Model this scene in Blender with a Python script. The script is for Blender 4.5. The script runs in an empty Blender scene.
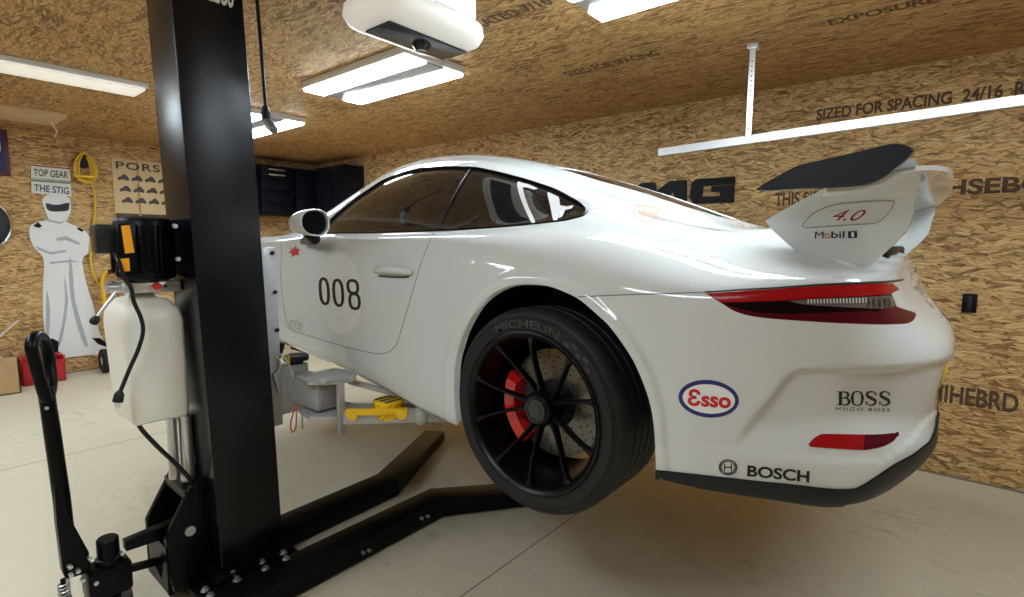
import bpy, bmesh, math, random
import numpy as np
from mathutils import Vector, Matrix
from mathutils.bvhtree import BVHTree
random.seed(7); rng = np.random.default_rng(7)
S = bpy.context.scene
COL = S.collection
LIFT = 0.60
# ---------------------------------------------------------------- camera (solved from known car dimensions)
CAM = (1.0303, -2.2513, 1.4885); YAW, PITCH, ROLL, FPX = -0.69365, 0.10583, 0.006445, 527.45
def cam_axes():
    f = np.array([math.sin(YAW)*math.cos(PITCH), math.cos(YAW)*math.cos(PITCH), -math.sin(PITCH)])
    r = np.array([math.cos(YAW), -math.sin(YAW), 0.0]); u = np.cross(r, f)
    c, s = math.cos(ROLL), math.sin(ROLL)
    return c*r+s*u, -s*r+c*u, f
CR, CU, CF = cam_axes(); CO = np.array(CAM)
def ray(px, py):
    d = CF*FPX + CR*(px-512) - CU*(py-298.5)
    return CO, d/np.linalg.norm(d)
def hit(px, py, axis, val):
    o, d = ray(px, py); t = (val-o[axis])/d[axis]; return o+t*d
def project(P):
    d = np.atleast_2d(P)-CO; z = d@CF
    return np.stack([512+FPX*(d@CR)/z, 298.5-FPX*(d@CU)/z], 1)
cd = bpy.data.cameras.new('camera'); co = bpy.data.objects.new('camera', cd); COL.objects.link(co)
cd.sensor_fit = 'HORIZONTAL'; cd.sensor_width = 36.0; cd.lens = 36.0*FPX/1024; cd.clip_start = 0.02
m = Matrix.Identity(4)
for i in range(3):
    m[i][0] = CR[i]; m[i][1] = CU[i]; m[i][2] = -CF[i]; m[i][3] = CO[i]
co.matrix_world = m; S.camera = co
# ---------------------------------------------------------------- materials
MATS = {}
def mat(name, color=(0.8,0.8,0.8), rough=0.5, metal=0.0, coat=0.0, coat_rough=0.03, spec=0.5, emit=None, estr=0.0, alpha=None,
        trans=0.0, noise=None, bump=None, ior=1.45):
    if name in MATS: return MATS[name]
    m = bpy.data.materials.new(name); m.use_nodes = True; nt = m.node_tree; b = nt.nodes['Principled BSDF']
    b.inputs['Base Color'].default_value = (*color, 1); b.inputs['Roughness'].default_value = rough
    b.inputs['Metallic'].default_value = metal; b.inputs['Coat Weight'].default_value = coat
    b.inputs['Coat Roughness'].default_value = coat_rough; b.inputs['Specular IOR Level'].default_value = spec
    b.inputs['Transmission Weight'].default_value = trans; b.inputs['IOR'].default_value = ior
    if emit: b.inputs['Emission Color'].default_value = (*emit, 1); b.inputs['Emission Strength'].default_value = estr
    if alpha is not None: b.inputs['Alpha'].default_value = alpha
    tc = nt.nodes.new('ShaderNodeTexCoord')
    if noise:      # (scale, amount) : slight procedural colour variation
        n = nt.nodes.new('ShaderNodeTexNoise'); n.inputs['Scale'].default_value = noise[0]; n.inputs['Detail'].default_value = 6
        r = nt.nodes.new('ShaderNodeMix'); r.data_type = 'RGBA'; r.blend_type = 'MULTIPLY'; r.inputs[0].default_value = 1.0
        mr = nt.nodes.new('ShaderNodeMapRange'); mr.inputs['From Min'].default_value = .3; mr.inputs['From Max'].default_value = .7
        mr.inputs['To Min'].default_value = 1-noise[1]; mr.inputs['To Max'].default_value = 1+noise[1]*.3
        nt.links.new(tc.outputs['Object'], n.inputs['Vector']); nt.links.new(n.outputs['Fac'], mr.inputs['Value'])
        r.inputs[6].default_value = (*color, 1); nt.links.new(mr.outputs['Result'], r.inputs[7])
        nt.links.new(r.outputs[2], b.inputs['Base Color'])
    if bump:
        n = nt.nodes.new('ShaderNodeTexNoise'); n.inputs['Scale'].default_value = bump[0]; n.inputs['Detail'].default_value = 3
        bp = nt.nodes.new('ShaderNodeBump'); bp.inputs['Strength'].default_value = bump[1]; bp.inputs['Distance'].default_value = .002
        nt.links.new(tc.outputs['Object'], n.inputs['Vector']); nt.links.new(n.outputs['Fac'], bp.inputs['Height'])
        nt.links.new(bp.outputs['Normal'], b.inputs['Normal'])
    MATS[name] = m; return m
# ---------------------------------------------------------------- object helpers
def thing(name, label, cat, loc=(0,0,0), group=None, rot=(0,0,0)):
    o = bpy.data.objects.new(name, None); COL.objects.link(o); o.location = loc; o.rotation_euler = rot
    o.empty_display_size = .05; o['label'] = label; o['category'] = cat
    if group: o['group'] = group
    return o
def tag(o, label, cat, group=None, kind=None):
    o['label'] = label; o['category'] = cat
    if group: o['group'] = group
    if kind: o['kind'] = kind
    return o
def link_mesh(name, me, m, parent=None, smooth=False, label=None, world=True):
    """geometry is given in world space; parents are unrotated empties, so it is shifted by the parent's place"""
    o = bpy.data.objects.new(name, me); COL.objects.link(o)
    ms = m if isinstance(m, (list, tuple)) else [m]
    for mm in ms: me.materials.append(mm)
    if smooth:
        me.polygons.foreach_set('use_smooth', [True]*len(me.polygons))
    if parent is not None:
        o.parent = parent
        if world:
            off = Vector((0,0,0)); q = parent
            while q is not None: off += q.location; q = q.parent
            me.transform(Matrix.Translation(-off))
    if label: o['label'] = label
    me.update(); return o
def recenter(o):
    """move a top-level mesh's origin to its base centre"""
    me = o.data; n = len(me.vertices); a = np.empty(n*3); me.vertices.foreach_get('co', a); a = a.reshape(-1,3)
    c = (a.min(0)+a.max(0))/2; c[2] = a[:,2].min(); me.transform(Matrix.Translation(-Vector(c))); o.location = Vector(c); return o
def sharp(o, deg=35):
    me = o.data
    me.polygons.foreach_set('use_smooth', [True]*len(me.polygons))
    bm = bmesh.new(); bm.from_mesh(me); a = math.radians(deg)
    for e in bm.edges:
        e.smooth = not (len(e.link_faces) != 2 or e.calc_face_angle(0) > a)
    bm.to_mesh(me); bm.free(); return o
class B:
    """collects shapes into one mesh"""
    def __init__(s): s.bm = bmesh.new(); s.mi = 0
    def _xf(s, vs, M):
        if M is not None:
            for v in vs: v.co = M @ v.co
    def box(s, lo, hi, bev=0.0, seg=2, M=None):
        lo = Vector(lo); hi = Vector(hi); r = bmesh.ops.create_cube(s.bm, size=1.0); vs = r['verts']
        for v in vs: v.co = Vector([(lo[i]+hi[i])/2 + v.co[i]*(hi[i]-lo[i]) for i in range(3)])
        fs = list({f for v in vs for f in v.link_faces})
        if bev > 0:
            es = list({e for v in vs for e in v.link_edges})
            rr = bmesh.ops.bevel(s.bm, geom=es, offset=bev, segments=seg, affect='EDGES', profile=.5)
            vs = list({v for f in rr['faces'] for v in f.verts} | {v for v in vs if v.is_valid}); fs = list({f for v in vs for f in v.link_faces})
        for f in fs: f.material_index = s.mi
        s._xf(vs, M); return s
    def cyl(s, a, b, r, r2=None, n=24, cap=True):
        a = Vector(a); b = Vector(b); r2 = r if r2 is None else r2; d = (b-a); z = d.normalized()
        x = z.orthogonal().normalized(); y = z.cross(x)
        A = [s.bm.verts.new(a+(x*math.cos(2*math.pi*i/n)+y*math.sin(2*math.pi*i/n))*r) for i in range(n)]
        Bv = [s.bm.verts.new(b+(x*math.cos(2*math.pi*i/n)+y*math.sin(2*math.pi*i/n))*r2) for i in range(n)]
        for i in range(n):
            j = (i+1) % n; f = s.bm.faces.new((A[i], A[j], Bv[j], Bv[i])); f.material_index = s.mi
        if cap:
            for l in (A[::-1], Bv):
                f = s.bm.faces.new(l); f.material_index = s.mi
        return s
    def lathe(s, prof, org, axis, n=48, closed=False):
        """prof: list of (radius, height along axis)"""
        org = Vector(org); z = Vector(axis).normalized(); x = z.orthogonal().normalized(); y = z.cross(x); rings = []
        for (r, h) in prof:
            if r < 1e-6: rings.append([s.bm.verts.new(org+z*h)])
            else: rings.append([s.bm.verts.new(org+z*h+(x*math.cos(2*math.pi*i/n)+y*math.sin(2*math.pi*i/n))*r) for i in range(n)])
        pairs = list(zip(rings[:-1], rings[1:])) + ([(rings[-1], rings[0])] if closed else [])
        for P, Q in pairs:
            for i in range(n):
                j = (i+1) % n
                vs = [P[0], Q[j], Q[i]] if len(P) == 1 else ([P[i], P[j], Q[0]] if len(Q) == 1 else [P[i], P[j], Q[j], Q[i]])
                if len(P) == 1 and len(Q) == 1: continue
                f = s.bm.faces.new(vs); f.material_index = s.mi
        return s
    def tube(s, pts, r, n=10, closed=False, flat=None):
        """sweep a circle (or ellipse flat=(ra,rb)) along a polyline"""
        P = [Vector(p) for p in pts]; N = len(P); rings = []
        T = []
        for i in range(N):
            a = P[i-1] if (i > 0 or closed) else P[0]; b = P[(i+1) % N] if (i < N-1 or closed) else P[-1]
            T.append((b-a).normalized())
        nrm = T[0].orthogonal().normalized()
        for i in range(N):
            nrm = (nrm - T[i]*nrm.dot(T[i])).normalized(); bn = T[i].cross(nrm)
            rr = r[i] if isinstance(r, (list, tuple)) else r
            rings.append([s.bm.verts.new(P[i]+(nrm*math.cos(2*math.pi*k/n)+bn*math.sin(2*math.pi*k/n))*rr) for k in range(n)])
        for i in range(N if closed else N-1):
            A = rings[i]; C = rings[(i+1) % N]
            for k in range(n):
                l = (k+1) % n; f = s.bm.faces.new((A[k], A[l], C[l], C[k])); f.material_index = s.mi
        if not closed:
            f = s.bm.faces.new(rings[0][::-1]); f.material_index = s.mi; f = s.bm.faces.new(rings[-1]); f.material_index = s.mi
        return s
    def loft(s, secs, closed=True, cap=True):
        R = [[s.bm.verts.new(Vector(p)) for p in sec] for sec in secs]; n = len(R[0])
        for A, C in zip(R[:-1], R[1:]):
            for k in range(n if closed else n-1):
                l = (k+1) % n; f = s.bm.faces.new((A[k], A[l], C[l], C[k])); f.material_index = s.mi
        if cap and closed:
            f = s.bm.faces.new(R[0][::-1]); f.material_index = s.mi; f = s.bm.faces.new(R[-1]); f.material_index = s.mi
        return s
    def prism(s, pts, vec, bev=0.0):
        """closed 3-D polygon extruded by vec"""
        v = Vector(vec); A = [s.bm.verts.new(Vector(p)) for p in pts]; C = [s.bm.verts.new(Vector(p)+v) for p in pts]; n = len(A)
        fs = [s.bm.faces.new(A[::-1]), s.bm.faces.new(C)]
        for i in range(n):
            j = (i+1) % n; fs.append(s.bm.faces.new((A[i], A[j], C[j], C[i])))
        for f in fs: f.material_index = s.mi
        if bev > 0:
            es = list({e for f in fs for e in f.edges}); bmesh.ops.bevel(s.bm, geom=es, offset=bev, segments=2, affect='EDGES', profile=.5)
        return s
    def build(s, name, m, parent=None, smooth=None, label=None, deg=35, world=True):
        bmesh.ops.recalc_face_normals(s.bm, faces=s.bm.faces)
        me = bpy.data.meshes.new(name); s.bm.to_mesh(me); s.bm.free()
        o = link_mesh(name, me, m, parent, label=label, world=world)
        if smooth is not False: sharp(o, deg)
        return o
def catmull(pts, n=8, closed=False):
    P = [np.array(p, float) for p in pts]; N = len(P); out = []
    for i in range(N if closed else N-1):
        p0 = P[i-1] if (i > 0 or closed) else 2*P[0]-P[1]; p1 = P[i]; p2 = P[(i+1) % N]
        p3 = P[(i+2) % N] if (i+2 < N or closed) else 2*P[-1]-P[-2]
        for k in range(n):
            t = k/n; out.append(.5*((2*p1)+(-p0+p2)*t+(2*p0-5*p1+4*p2-p3)*t*t+(-p0+3*p1-3*p2+p3)*t**3))
    if not closed: out.append(P[-1])
    return out
def text_mesh(txt, bold=0.0, shear=0.0, spacing=1.0, extr=0.0):
    """2-D text as a mesh scaled into the unit box (0..1 wide, 0..1 high); returns verts, faces, aspect"""
    cu = bpy.data.curves.new('t', 'FONT'); cu.body = txt; cu.offset = bold; cu.shear = shear; cu.space_character = spacing
    cu.resolution_u = 6; cu.fill_mode = 'FRONT'
    ob = bpy.data.objects.new('t', cu); COL.objects.link(ob)
    dg = bpy.context.evaluated_depsgraph_get(); me = bpy.data.meshes.new_from_object(ob.evaluated_get(dg))
    V = np.array([v.co[:] for v in me.vertices]); F = [tuple(p.vertices) for p in me.polygons]
    bpy.data.objects.remove(ob); bpy.data.curves.remove(cu); bpy.data.meshes.remove(me)
    lo = V.min(0); hi = V.max(0); V = (V-lo)/np.maximum(hi-lo, 1e-9); return V[:, :2], F, (hi-lo)[0]/(hi-lo)[1]
def bilerp(q, u, v):
    """q = [bottom-left, bottom-right, top-right, top-left]"""
    q = [np.array(a, float) for a in q]
    return (1-u)*(1-v)*q[0]+u*(1-v)*q[1]+u*v*q[2]+(1-u)*v*q[3]
def flat_text(txt, quad, nrm, m, parent=None, name='lettering', depth=.0008, lift=.0006, **k):
    """text laid on a flat surface; quad = 3-D corners BL,BR,TR,TL"""
    V, F, a = text_mesh(txt, **k); n = Vector(nrm).normalized(); bm = bmesh.new()
    vs = [bm.verts.new(Vector(bilerp(quad, u, v))+n*(lift+depth)) for u, v in V]
    for f in F:
        try: bm.faces.new([vs[i] for i in f])
        except ValueError: pass
    bm.normal_update()
    for f in bm.faces:
        if f.normal.dot(n) < 0: f.normal_flip()
    me = bpy.data.meshes.new(name); bm.to_mesh(me); bm.free(); return link_mesh(name, me, m, parent)
def flat_poly(pts, nrm, m, parent=None, name='panel', th=.002, lift=0.0):
    n = Vector(nrm).normalized(); b = B(); b.prism([Vector(p)+n*lift for p in pts], n*th); return b.build(name, m, parent, smooth=False)
# ---------------------------------------------------------------- car body surface (car-local coordinates, left half has y<0)
R0 = []   # columns, each 14 points (x, halfwidth, z)
def colX(x, yz): R0.append([(x, y, z) for y, z in yz])
def colP(p): R0.append(p)
colP([(-3.32,0,.665),(-3.33,0,.655),(-3.36,0,.63),(-3.38,0,.61),(-3.40,0,.585),(-3.42,0,.56),(-3.435,0,.53),(-3.445,0,.5),(-3.45,0,.46),(-3.45,0,.41),(-3.44,0,.34),(-3.41,0,.27),(-3.15,0,.26),(-3.05,0,.26)])
colP([(-3.28,0,.69),(-3.29,.1,.68),(-3.31,.18,.655),(-3.34,.24,.63),(-3.36,.28,.60),(-3.38,.32,.575),(-3.40,.35,.545),(-3.41,.37,.51),(-3.42,.38,.47),(-3.42,.38,.42),(-3.41,.375,.35),(-3.38,.36,.27),(-3.1,.3,.26),(-3,0,.26)])
colP([(-3.2,0,.74),(-3.2,.18,.725),(-3.22,.32,.69),(-3.24,.41,.66),(-3.26,.48,.64),(-3.28,.55,.62),(-3.3,.60,.59),(-3.31,.65,.55),(-3.32,.68,.50),(-3.32,.68,.43),(-3.31,.67,.36),(-3.28,.65,.28),(-3,.5,.26),(-2.9,0,.26)])
colP([(-3.05,0,.80),(-3.05,.22,.785),(-3.06,.40,.75),(-3.07,.5,.73),(-3.08,.58,.73),(-3.09,.66,.72),(-3.1,.73,.685),(-3.12,.79,.63),(-3.13,.82,.56),(-3.14,.825,.49),(-3.14,.82,.40),(-3.1,.8,.30),(-2.9,.6,.27),(-2.8,0,.26)])
colX(-2.85, [(0,.865),(.25,.85),(.42,.815),(.50,.80),(.60,.82),(.68,.83),(.77,.80),(.845,.72),(.88,.63),(.885,.54),(.88,.45),(.86,.32),(.7,.27),(0,.26)])
colX(-2.5, [(0,.935),(.25,.92),(.42,.885),(.52,.872),(.62,.885),(.70,.895),(.79,.865),(.87,.78),(.905,.68),(.91,.56),(.905,.46),(.895,.33),(.7,.28),(0,.26)])
colX(-2.2, [(0,1.02),(.25,1.005),(.45,.95),(.57,.92),(.66,.91),(.74,.91),(.81,.87),(.868,.79),(.89,.68),(.895,.56),(.89,.46),(.88,.34),(.7,.28),(0,.26)])
colX(-1.9, [(0,1.14),(.25,1.12),(.47,1.045),(.62,.985),(.70,.94),(.77,.91),(.83,.875),(.862,.79),(.874,.68),(.877,.56),(.87,.45),(.85,.34),(.7,.27),(0,.25)])
colX(-1.6, [(0,1.27),(.25,1.248),(.45,1.183),(.635,1.06),(.72,.98),(.788,.922),(.842,.89),(.866,.80),(.872,.68),(.873,.56),(.868,.45),(.85,.322),(.7,.26),(0,.24)])
colX(-1.3, [(0,1.34),(.25,1.325),(.43,1.28),(.60,1.155),(.70,1.035),(.785,.932),(.843,.897),(.868,.80),(.872,.68),(.872,.56),(.868,.44),(.85,.298),(.7,.24),(0,.22)])
colX(-.9, [(0,1.345),(.25,1.335),(.43,1.295),(.575,1.225),(.69,1.08),(.775,.932),(.845,.899),(.868,.80),(.872,.68),(.872,.56),(.87,.42),(.855,.252),(.7,.20),(0,.18)])
colX(-.5, [(0,1.268),(.25,1.258),(.43,1.235),(.57,1.187),(.68,1.06),(.77,.936),(.848,.901),(.878,.80),(.882,.68),(.88,.55),(.878,.40),(.87,.20),(.7,.17),(0,.17)])
colX(-.2, [(0,1.18),(.25,1.17),(.42,1.145),(.555,1.11),(.65,1.02),(.735,.948),(.846,.904),(.905,.81),(.918,.68),(.918,.55),(.905,.40),(.885,.20),(.7,.17),(0,.17)])
colX(.05, [(0,1.092),(.24,1.082),(.40,1.06),(.53,1.045),(.61,1.0),(.70,.957),(.825,.905),(.905,.81),(.928,.68),(.93,.55),(.92,.40),(.90,.22),(.7,.18),(0,.18)])
colX(.3, [(0,1.00),(.24,.992),(.40,.975),(.50,.96),(.58,.96),(.67,.925),(.79,.88),(.885,.80),(.915,.69),(.918,.55),(.91,.40),(.895,.235),(.7,.2),(0,.2)])
colX(.55, [(0,.955),(.23,.948),(.40,.935),(.5,.918),(.59,.90),(.67,.872),(.77,.833),(.862,.775),(.882,.69),(.885,.55),(.88,.40),(.872,.23),(.7,.21),(0,.21)])
colP([(.65,0,1.012),(.66,.22,.998),(.68,.40,.935),(.69,.51,.89),(.70,.60,.868),(.705,.68,.847),(.715,.765,.82),(.73,.822,.785),(.735,.835,.69),(.745,.83,.56),(.735,.825,.41),(.725,.815,.233),(.6,.6,.21),(.5,0,.21)])
colP([(.72,0,1.0),(.735,.20,.985),(.77,.36,.90),(.785,.46,.873),(.80,.54,.857),(.82,.62,.84),(.845,.69,.822),(.865,.735,.797),(.878,.748,.69),(.888,.742,.57),(.876,.74,.41),(.862,.732,.233),(.7,.5,.22),(.6,0,.22)])
colP([(.79,0,.935),(.81,.17,.915),(.84,.31,.872),(.85,.39,.858),(.865,.45,.845),(.885,.51,.834),(.90,.555,.82),(.912,.575,.80),(.94,.59,.70),(.986,.585,.58),(.978,.578,.41),(.952,.57,.265),(.75,.4,.24),(.65,0,.23)])
colP([(.85,0,.872),(.86,.09,.867),(.885,.17,.858),(.90,.22,.85),(.905,.27,.84),(.91,.31,.83),(.915,.335,.818),(.92,.345,.798),(.965,.352,.70),(1.04,.357,.59),(1.034,.35,.43),(1.008,.34,.30),(.8,.2,.26),(.7,0,.25)])
colP([(.88,0,.865),(.895,0,.861),(.91,0,.855),(.91,0,.848),(.914,0,.839),(.917,0,.83),(.92,0,.818),(.923,0,.80),(.97,0,.70),(1.052,0,.60),(1.046,0,.45),(1.02,0,.33),(.85,0,.28),(.75,0,.27)])
def spline_eval(t, Y, q):
    """natural cubic spline through (t, Y[k]) evaluated at q; Y has shape (n, ...)"""
    n = len(t); h = np.diff(t); A = np.zeros((n, n)); Rr = np.zeros((n,)+Y.shape[1:])
    A[0,0] = A[-1,-1] = 1
    for i in range(1, n-1):
        A[i,i-1] = h[i-1]; A[i,i] = 2*(h[i-1]+h[i]); A[i,i+1] = h[i]
        Rr[i] = 6*((Y[i+1]-Y[i])/h[i]-(Y[i]-Y[i-1])/h[i-1])
    M = np.linalg.solve(A, Rr.reshape(n, -1)).reshape(Y.shape)
    k = np.clip(np.searchsorted(t, q, side='right')-1, 0, n-2); x = q-t[k]; hh = h[k]
    ex = (slice(None),)+(None,)*(Y.ndim-1); x = x[ex]; hh = hh[ex]
    return M[k]*((hh-x)**3)/(6*hh)+M[k+1]*(x**3)/(6*hh)+(Y[k]/hh-M[k]*hh/6)*(hh-x)+(Y[k+1]/hh-M[k+1]*hh/6)*x
G = np.array(R0, float)                       # (columns, 14, 3)
mir = np.array([1,-1,1])
Gx = np.concatenate([G[2:0:-1]*mir, G, G[-2:-4:-1]*mir], 0)     # ghost columns across the nose and tail centre
ch = np.linalg.norm(np.diff(Gx[:, 3:12], axis=0), axis=2).mean(1); tc_ = np.concatenate([[0], np.cumsum(ch)])
i0, i1 = 2, 2+len(G)-1
def samples(t, i0, i1, dens):
    out = []
    for i in range(i0, i1):
        n = max(1, int(round((t[i+1]-t[i])/dens(i-i0)))); out += list(np.linspace(t[i], t[i+1], n, endpoint=False))
    return np.array(out+[t[i1]])
sq = samples(tc_, i0, i1, lambda i: .03 if i < 7 else (.014 if i < 11 else .008))
D1 = spline_eval(tc_, Gx, sq)                 # dense along the length
Lx = np.concatenate([D1[:, 2:0:-1]*mir, D1], 1); Lx = np.swapaxes(Lx, 0, 1)      # lines first, ghosts across the roof centre
chl = np.linalg.norm(np.diff(Lx, axis=0), axis=2); mid = (D1[:,5,0] > -1.5) & (D1[:,5,0] < .9)
tl = np.concatenate([[0], np.cumsum(chl[:, mid].mean(1))])
lq = samples(tl, 2, 2+13, lambda i: .022 if i < 2 else (.008 if i < 11 else .05))
D2 = spline_eval(tl, Lx, lq)                  # (rows, columns, 3)
D2 = np.swapaxes(D2, 0, 1).copy()             # (nc, nr, 3)
D2[:, 0, 1] = 0; D2[0, :, 1] = 0; D2[-1, :, 1] = 0; D2[:, -1, 1] = 0
D2[..., 1] = -np.maximum(D2[..., 1], 0)       # left half
NC, NR = D2.shape[:2]
# ---------------------------------------------------------------- car: shape details, cutting and parts
def ss(x): x = np.clip(x, 0, 1); return x*x*(3-2*x)
def poly_in(P, poly):
    x, y = P[:,0], P[:,1]; ins = np.zeros(len(P), bool); n = len(poly); j = n-1
    for i in range(n):
        xi, yi = poly[i]; xj, yj = poly[j]
        if yi != yj:
            c = ((yi > y) != (yj > y)) & (x < (xj-xi)*(y-yi)/(yj-yi)+xi); ins ^= c
        j = i
    return ins
def dist_poly(P, line, closed=False):
    L = np.array(line, float); d = np.full(len(P), 1e9); n = len(L)
    for i in range(n if closed else n-1):
        a = L[i]; e = L[(i+1) % n]-a; t = np.clip(((P-a)@e)/(e@e+1e-12), 0, 1)
        d = np.minimum(d, np.linalg.norm(P-(a+t[:,None]*e), axis=1))
    return d
def grid_normals(D):
    a = np.gradient(D, axis=0); b = np.gradient(D, axis=1); n = np.cross(b, a); l = np.linalg.norm(n, axis=2, keepdims=True)
    n = n/np.maximum(l, 1e-9)
    cen = D.mean((0,1)); s = np.sign(((D-cen)*n).sum(2).mean()); return n*s
CARO = np.array([0, 0, LIFT])
NRM = grid_normals(D2)
Pw = (D2+CARO).reshape(-1, 3); PP = project(Pw); NF = NRM.reshape(-1, 3)
facing = (((Pw-CO)*NF).sum(1) < .05)
ARCH = [(457,424),(455,410),(454,383),(455,364),(459.6,345),(465.7,328),(478,307),(494,293),(511.5,285.4),(529,284),(546.7,285.7),(564,291.6),(580,300),(597.6,315),(611.7,329),(630,355),(640,375),(649,400),(654,428),(656,468),(656,500)]
ARCHS = catmull(ARCH[:-1], 4)+[np.array((656., 520.)), np.array((457., 520.))]
CREASE = catmull([(729,449),(740,433),(752,417),(763,405),(771,396),(779,385),(787,375),(796,369),(806,366.8),(834,366.5),(881,366.7),(915,364),(945,359)], 4)
side_ok = (np.abs(NF[:,2]) < .8) & (Pw[:,2] < LIFT+.62) & (Pw[:,2] > LIFT+.24)
reg = poly_in(PP, CREASE+[np.array((990., 359.)), np.array((990., 470.)), np.array((729., 470.))]) & side_ok & (Pw[:,0] > .4)
d = dist_poly(PP, CREASE)
dep = np.where(reg, .026*ss(d/9)*(1-ss((PP[:,1]-415)/36))*(1-.45*ss((PP[:,0]-880)/70)), 0)
low = side_ok & (Pw[:,0] > .4) & (PP[:,1] > np.interp(PP[:,0], [640,670,731,820,880,912,950], [441,442,451,459,460,441,405])) & (NF[:,2] > -.8)
dep -= np.where(low, .004, 0)
fl = facing & (Pw[:,0] > -.7) & (Pw[:,0] < .7); da = dist_poly(PP, ARCHS[:-2])
dep -= np.where(fl, .007*(1-ss((da-7)/7)), 0)
D2 = (D2.reshape(-1,3)-NF*dep[:,None]).reshape(D2.shape)
NRM = grid_normals(D2); NF = NRM.reshape(-1,3); Pw = (D2+CARO).reshape(-1,3)
NF[np.abs(D2.reshape(-1,3)[:,1]) < 1e-6, 1] = 0; NF /= np.linalg.norm(NF, axis=1, keepdims=True)
# intact surface for casting decals and seams
idx = np.arange(NC*NR).reshape(NC, NR)
quads = np.stack([idx[:-1,:-1], idx[:-1,1:], idx[1:,1:], idx[1:,:-1]], -1).reshape(-1, 4)
both = [Vector(p) for p in Pw]
BODY_BVH = BVHTree.FromPolygons(both, [tuple(q) for q in quads], epsilon=0.0)
def nrm_at(i, loc):
    q = quads[i]; w = [1/(1e-6+(Vector(Pw[k])-loc).length_squared) for k in q]; n = Vector((0,0,0))
    for k, ww in zip(q, w): n += Vector(NF[k])*ww
    return n.normalized()
def castpx(px, py):
    o, dd = ray(px, py); loc, n, i, t = BODY_BVH.ray_cast(Vector(o), Vector(dd))
    return (None, None) if loc is None else (loc, nrm_at(i, loc))
# ---- cutting
bm = bmesh.new(); ln = bm.verts.layers.float_vector.new('n0'); row_ok = (lq < tl[2+12]-.01)
vs = [bm.verts.new(p) for p in Pw]
for v, n in zip(vs, NF): v[ln] = n
UND = np.searchsorted(lq, tl[2+11])-1
for q in quads:
    if len({tuple(np.round(Pw[k], 6)) for k in q}) < 4:
        u = []
        for k in q:
            if not any((vs[k].co-vs[z].co).length < 1e-6 for z in u): u.append(k)
        if len(u) < 3: continue
        q = u
    f = bm.faces.new([vs[k] for k in q]); f.smooth = True
    f.material_index = 1 if (q[0] % NR) >= UND+7 else 0
bmesh.ops.remove_doubles(bm, verts=bm.verts, dist=1e-6)
bm.normal_update()
flips = sum(1 for f in list(bm.faces)[::50] if f.normal.dot(Vector(f.verts[0][ln])) < 0)
if flips > 10:
    for f in bm.faces: f.normal_flip()
def P_px(v): return None
def knife(bm, poly, mode='px', ok=None):
    """split the faces along a closed outline; returns the faces inside it"""
    ln = bm.verts.layers.float_vector['n0']
    bm.verts.ensure_lookup_table(); bm.verts.index_update()
    def flat(co):
        co = np.array(co)
        if mode == 'px': return project(co)
        if mode == 'xz': return co[:, [0, 2]]-np.array([0, LIFT])
        return co[:, [0, 1]]
    def test(bmv):
        co = np.array([v.co[:] for v in bmv]); n = np.array([v[ln][:] for v in bmv])
        if mode == 'px': k = ((co-CO)*n).sum(1) < .02
        elif mode == 'xz': k = n[:,1] < .2
        else: k = n[:,2] > -.2
        return k
    V = list(bm.verts); co = [v.co[:] for v in V]; Q = flat(co); k = test(V); poly = [np.array(p, float) for p in poly]
    pa = np.array(poly); lo, hi = pa.min(0)-25*(1 if mode == 'px' else .004), pa.max(0)+25*(1 if mode == 'px' else .004)
    near = k & (Q > lo).all(1) & (Q < hi).all(1)
    if ok is not None: near &= np.array([ok(c) for c in co])
    ins = poly_in(Q, poly)
    A = pa; Bq = np.roll(pa, -1, 0); new = []
    for e in list(bm.edges):
        i, j = e.verts[0].index, e.verts[1].index
        if ins[i] == ins[j] or not (near[i] and near[j]): continue
        p, q = Q[i], Q[j]; r = q-p; s_ = Bq-A; den = r[0]*s_[:,1]-r[1]*s_[:,0]; w = A-p
        with np.errstate(all='ignore'):
            t = (w[:,0]*s_[:,1]-w[:,1]*s_[:,0])/den; u = (w[:,0]*r[1]-w[:,1]*r[0])/den
        good = (t > 0) & (t < 1) & (u >= 0) & (u <= 1)
        if not good.any(): continue
        tt = float(t[good][0]); v0, v1 = e.verts[0], e.verts[1]; n = (v0[ln]*(1-tt)+v1[ln]*tt).normalized(); c = v0.co.lerp(v1.co, tt)
        if tt < .06 or tt > .94:
            vv = v0 if tt < .5 else v1; vv.co = c; new.append(vv); continue
        _, nv = bmesh.utils.edge_split(e, v0, tt); nv.co = c; nv[ln] = n; new.append(nv)
    new = list(set(new)); bmesh.ops.connect_verts(bm, verts=new)
    F = list(bm.faces); cc = np.array([f.calc_center_median()[:] for f in F]); fn = np.array([f.verts[0][ln][:] for f in F])
    Qf = flat(cc); kf = ((cc-CO)*fn).sum(1) < .02 if mode == 'px' else (fn[:,1] < .2 if mode == 'xz' else fn[:,2] > -.2)
    if ok is not None: kf &= np.array([ok(c) for c in cc])
    inn = poly_in(Qf, poly) & kf
    return [f for f, b in zip(F, inn) if b]
def take(bm, faces):
    """move faces out of bm into a new bmesh"""
    keep = set(faces); nb = bm.copy(); nb.faces.ensure_lookup_table(); bm.faces.index_update(); ids = {f.index for f in keep}
    nb.faces.index_update(); bmesh.ops.delete(nb, geom=[f for f in nb.faces if f.index not in ids], context='FACES')
    bmesh.ops.delete(bm, geom=list(keep), context='FACES'); return nb
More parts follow.
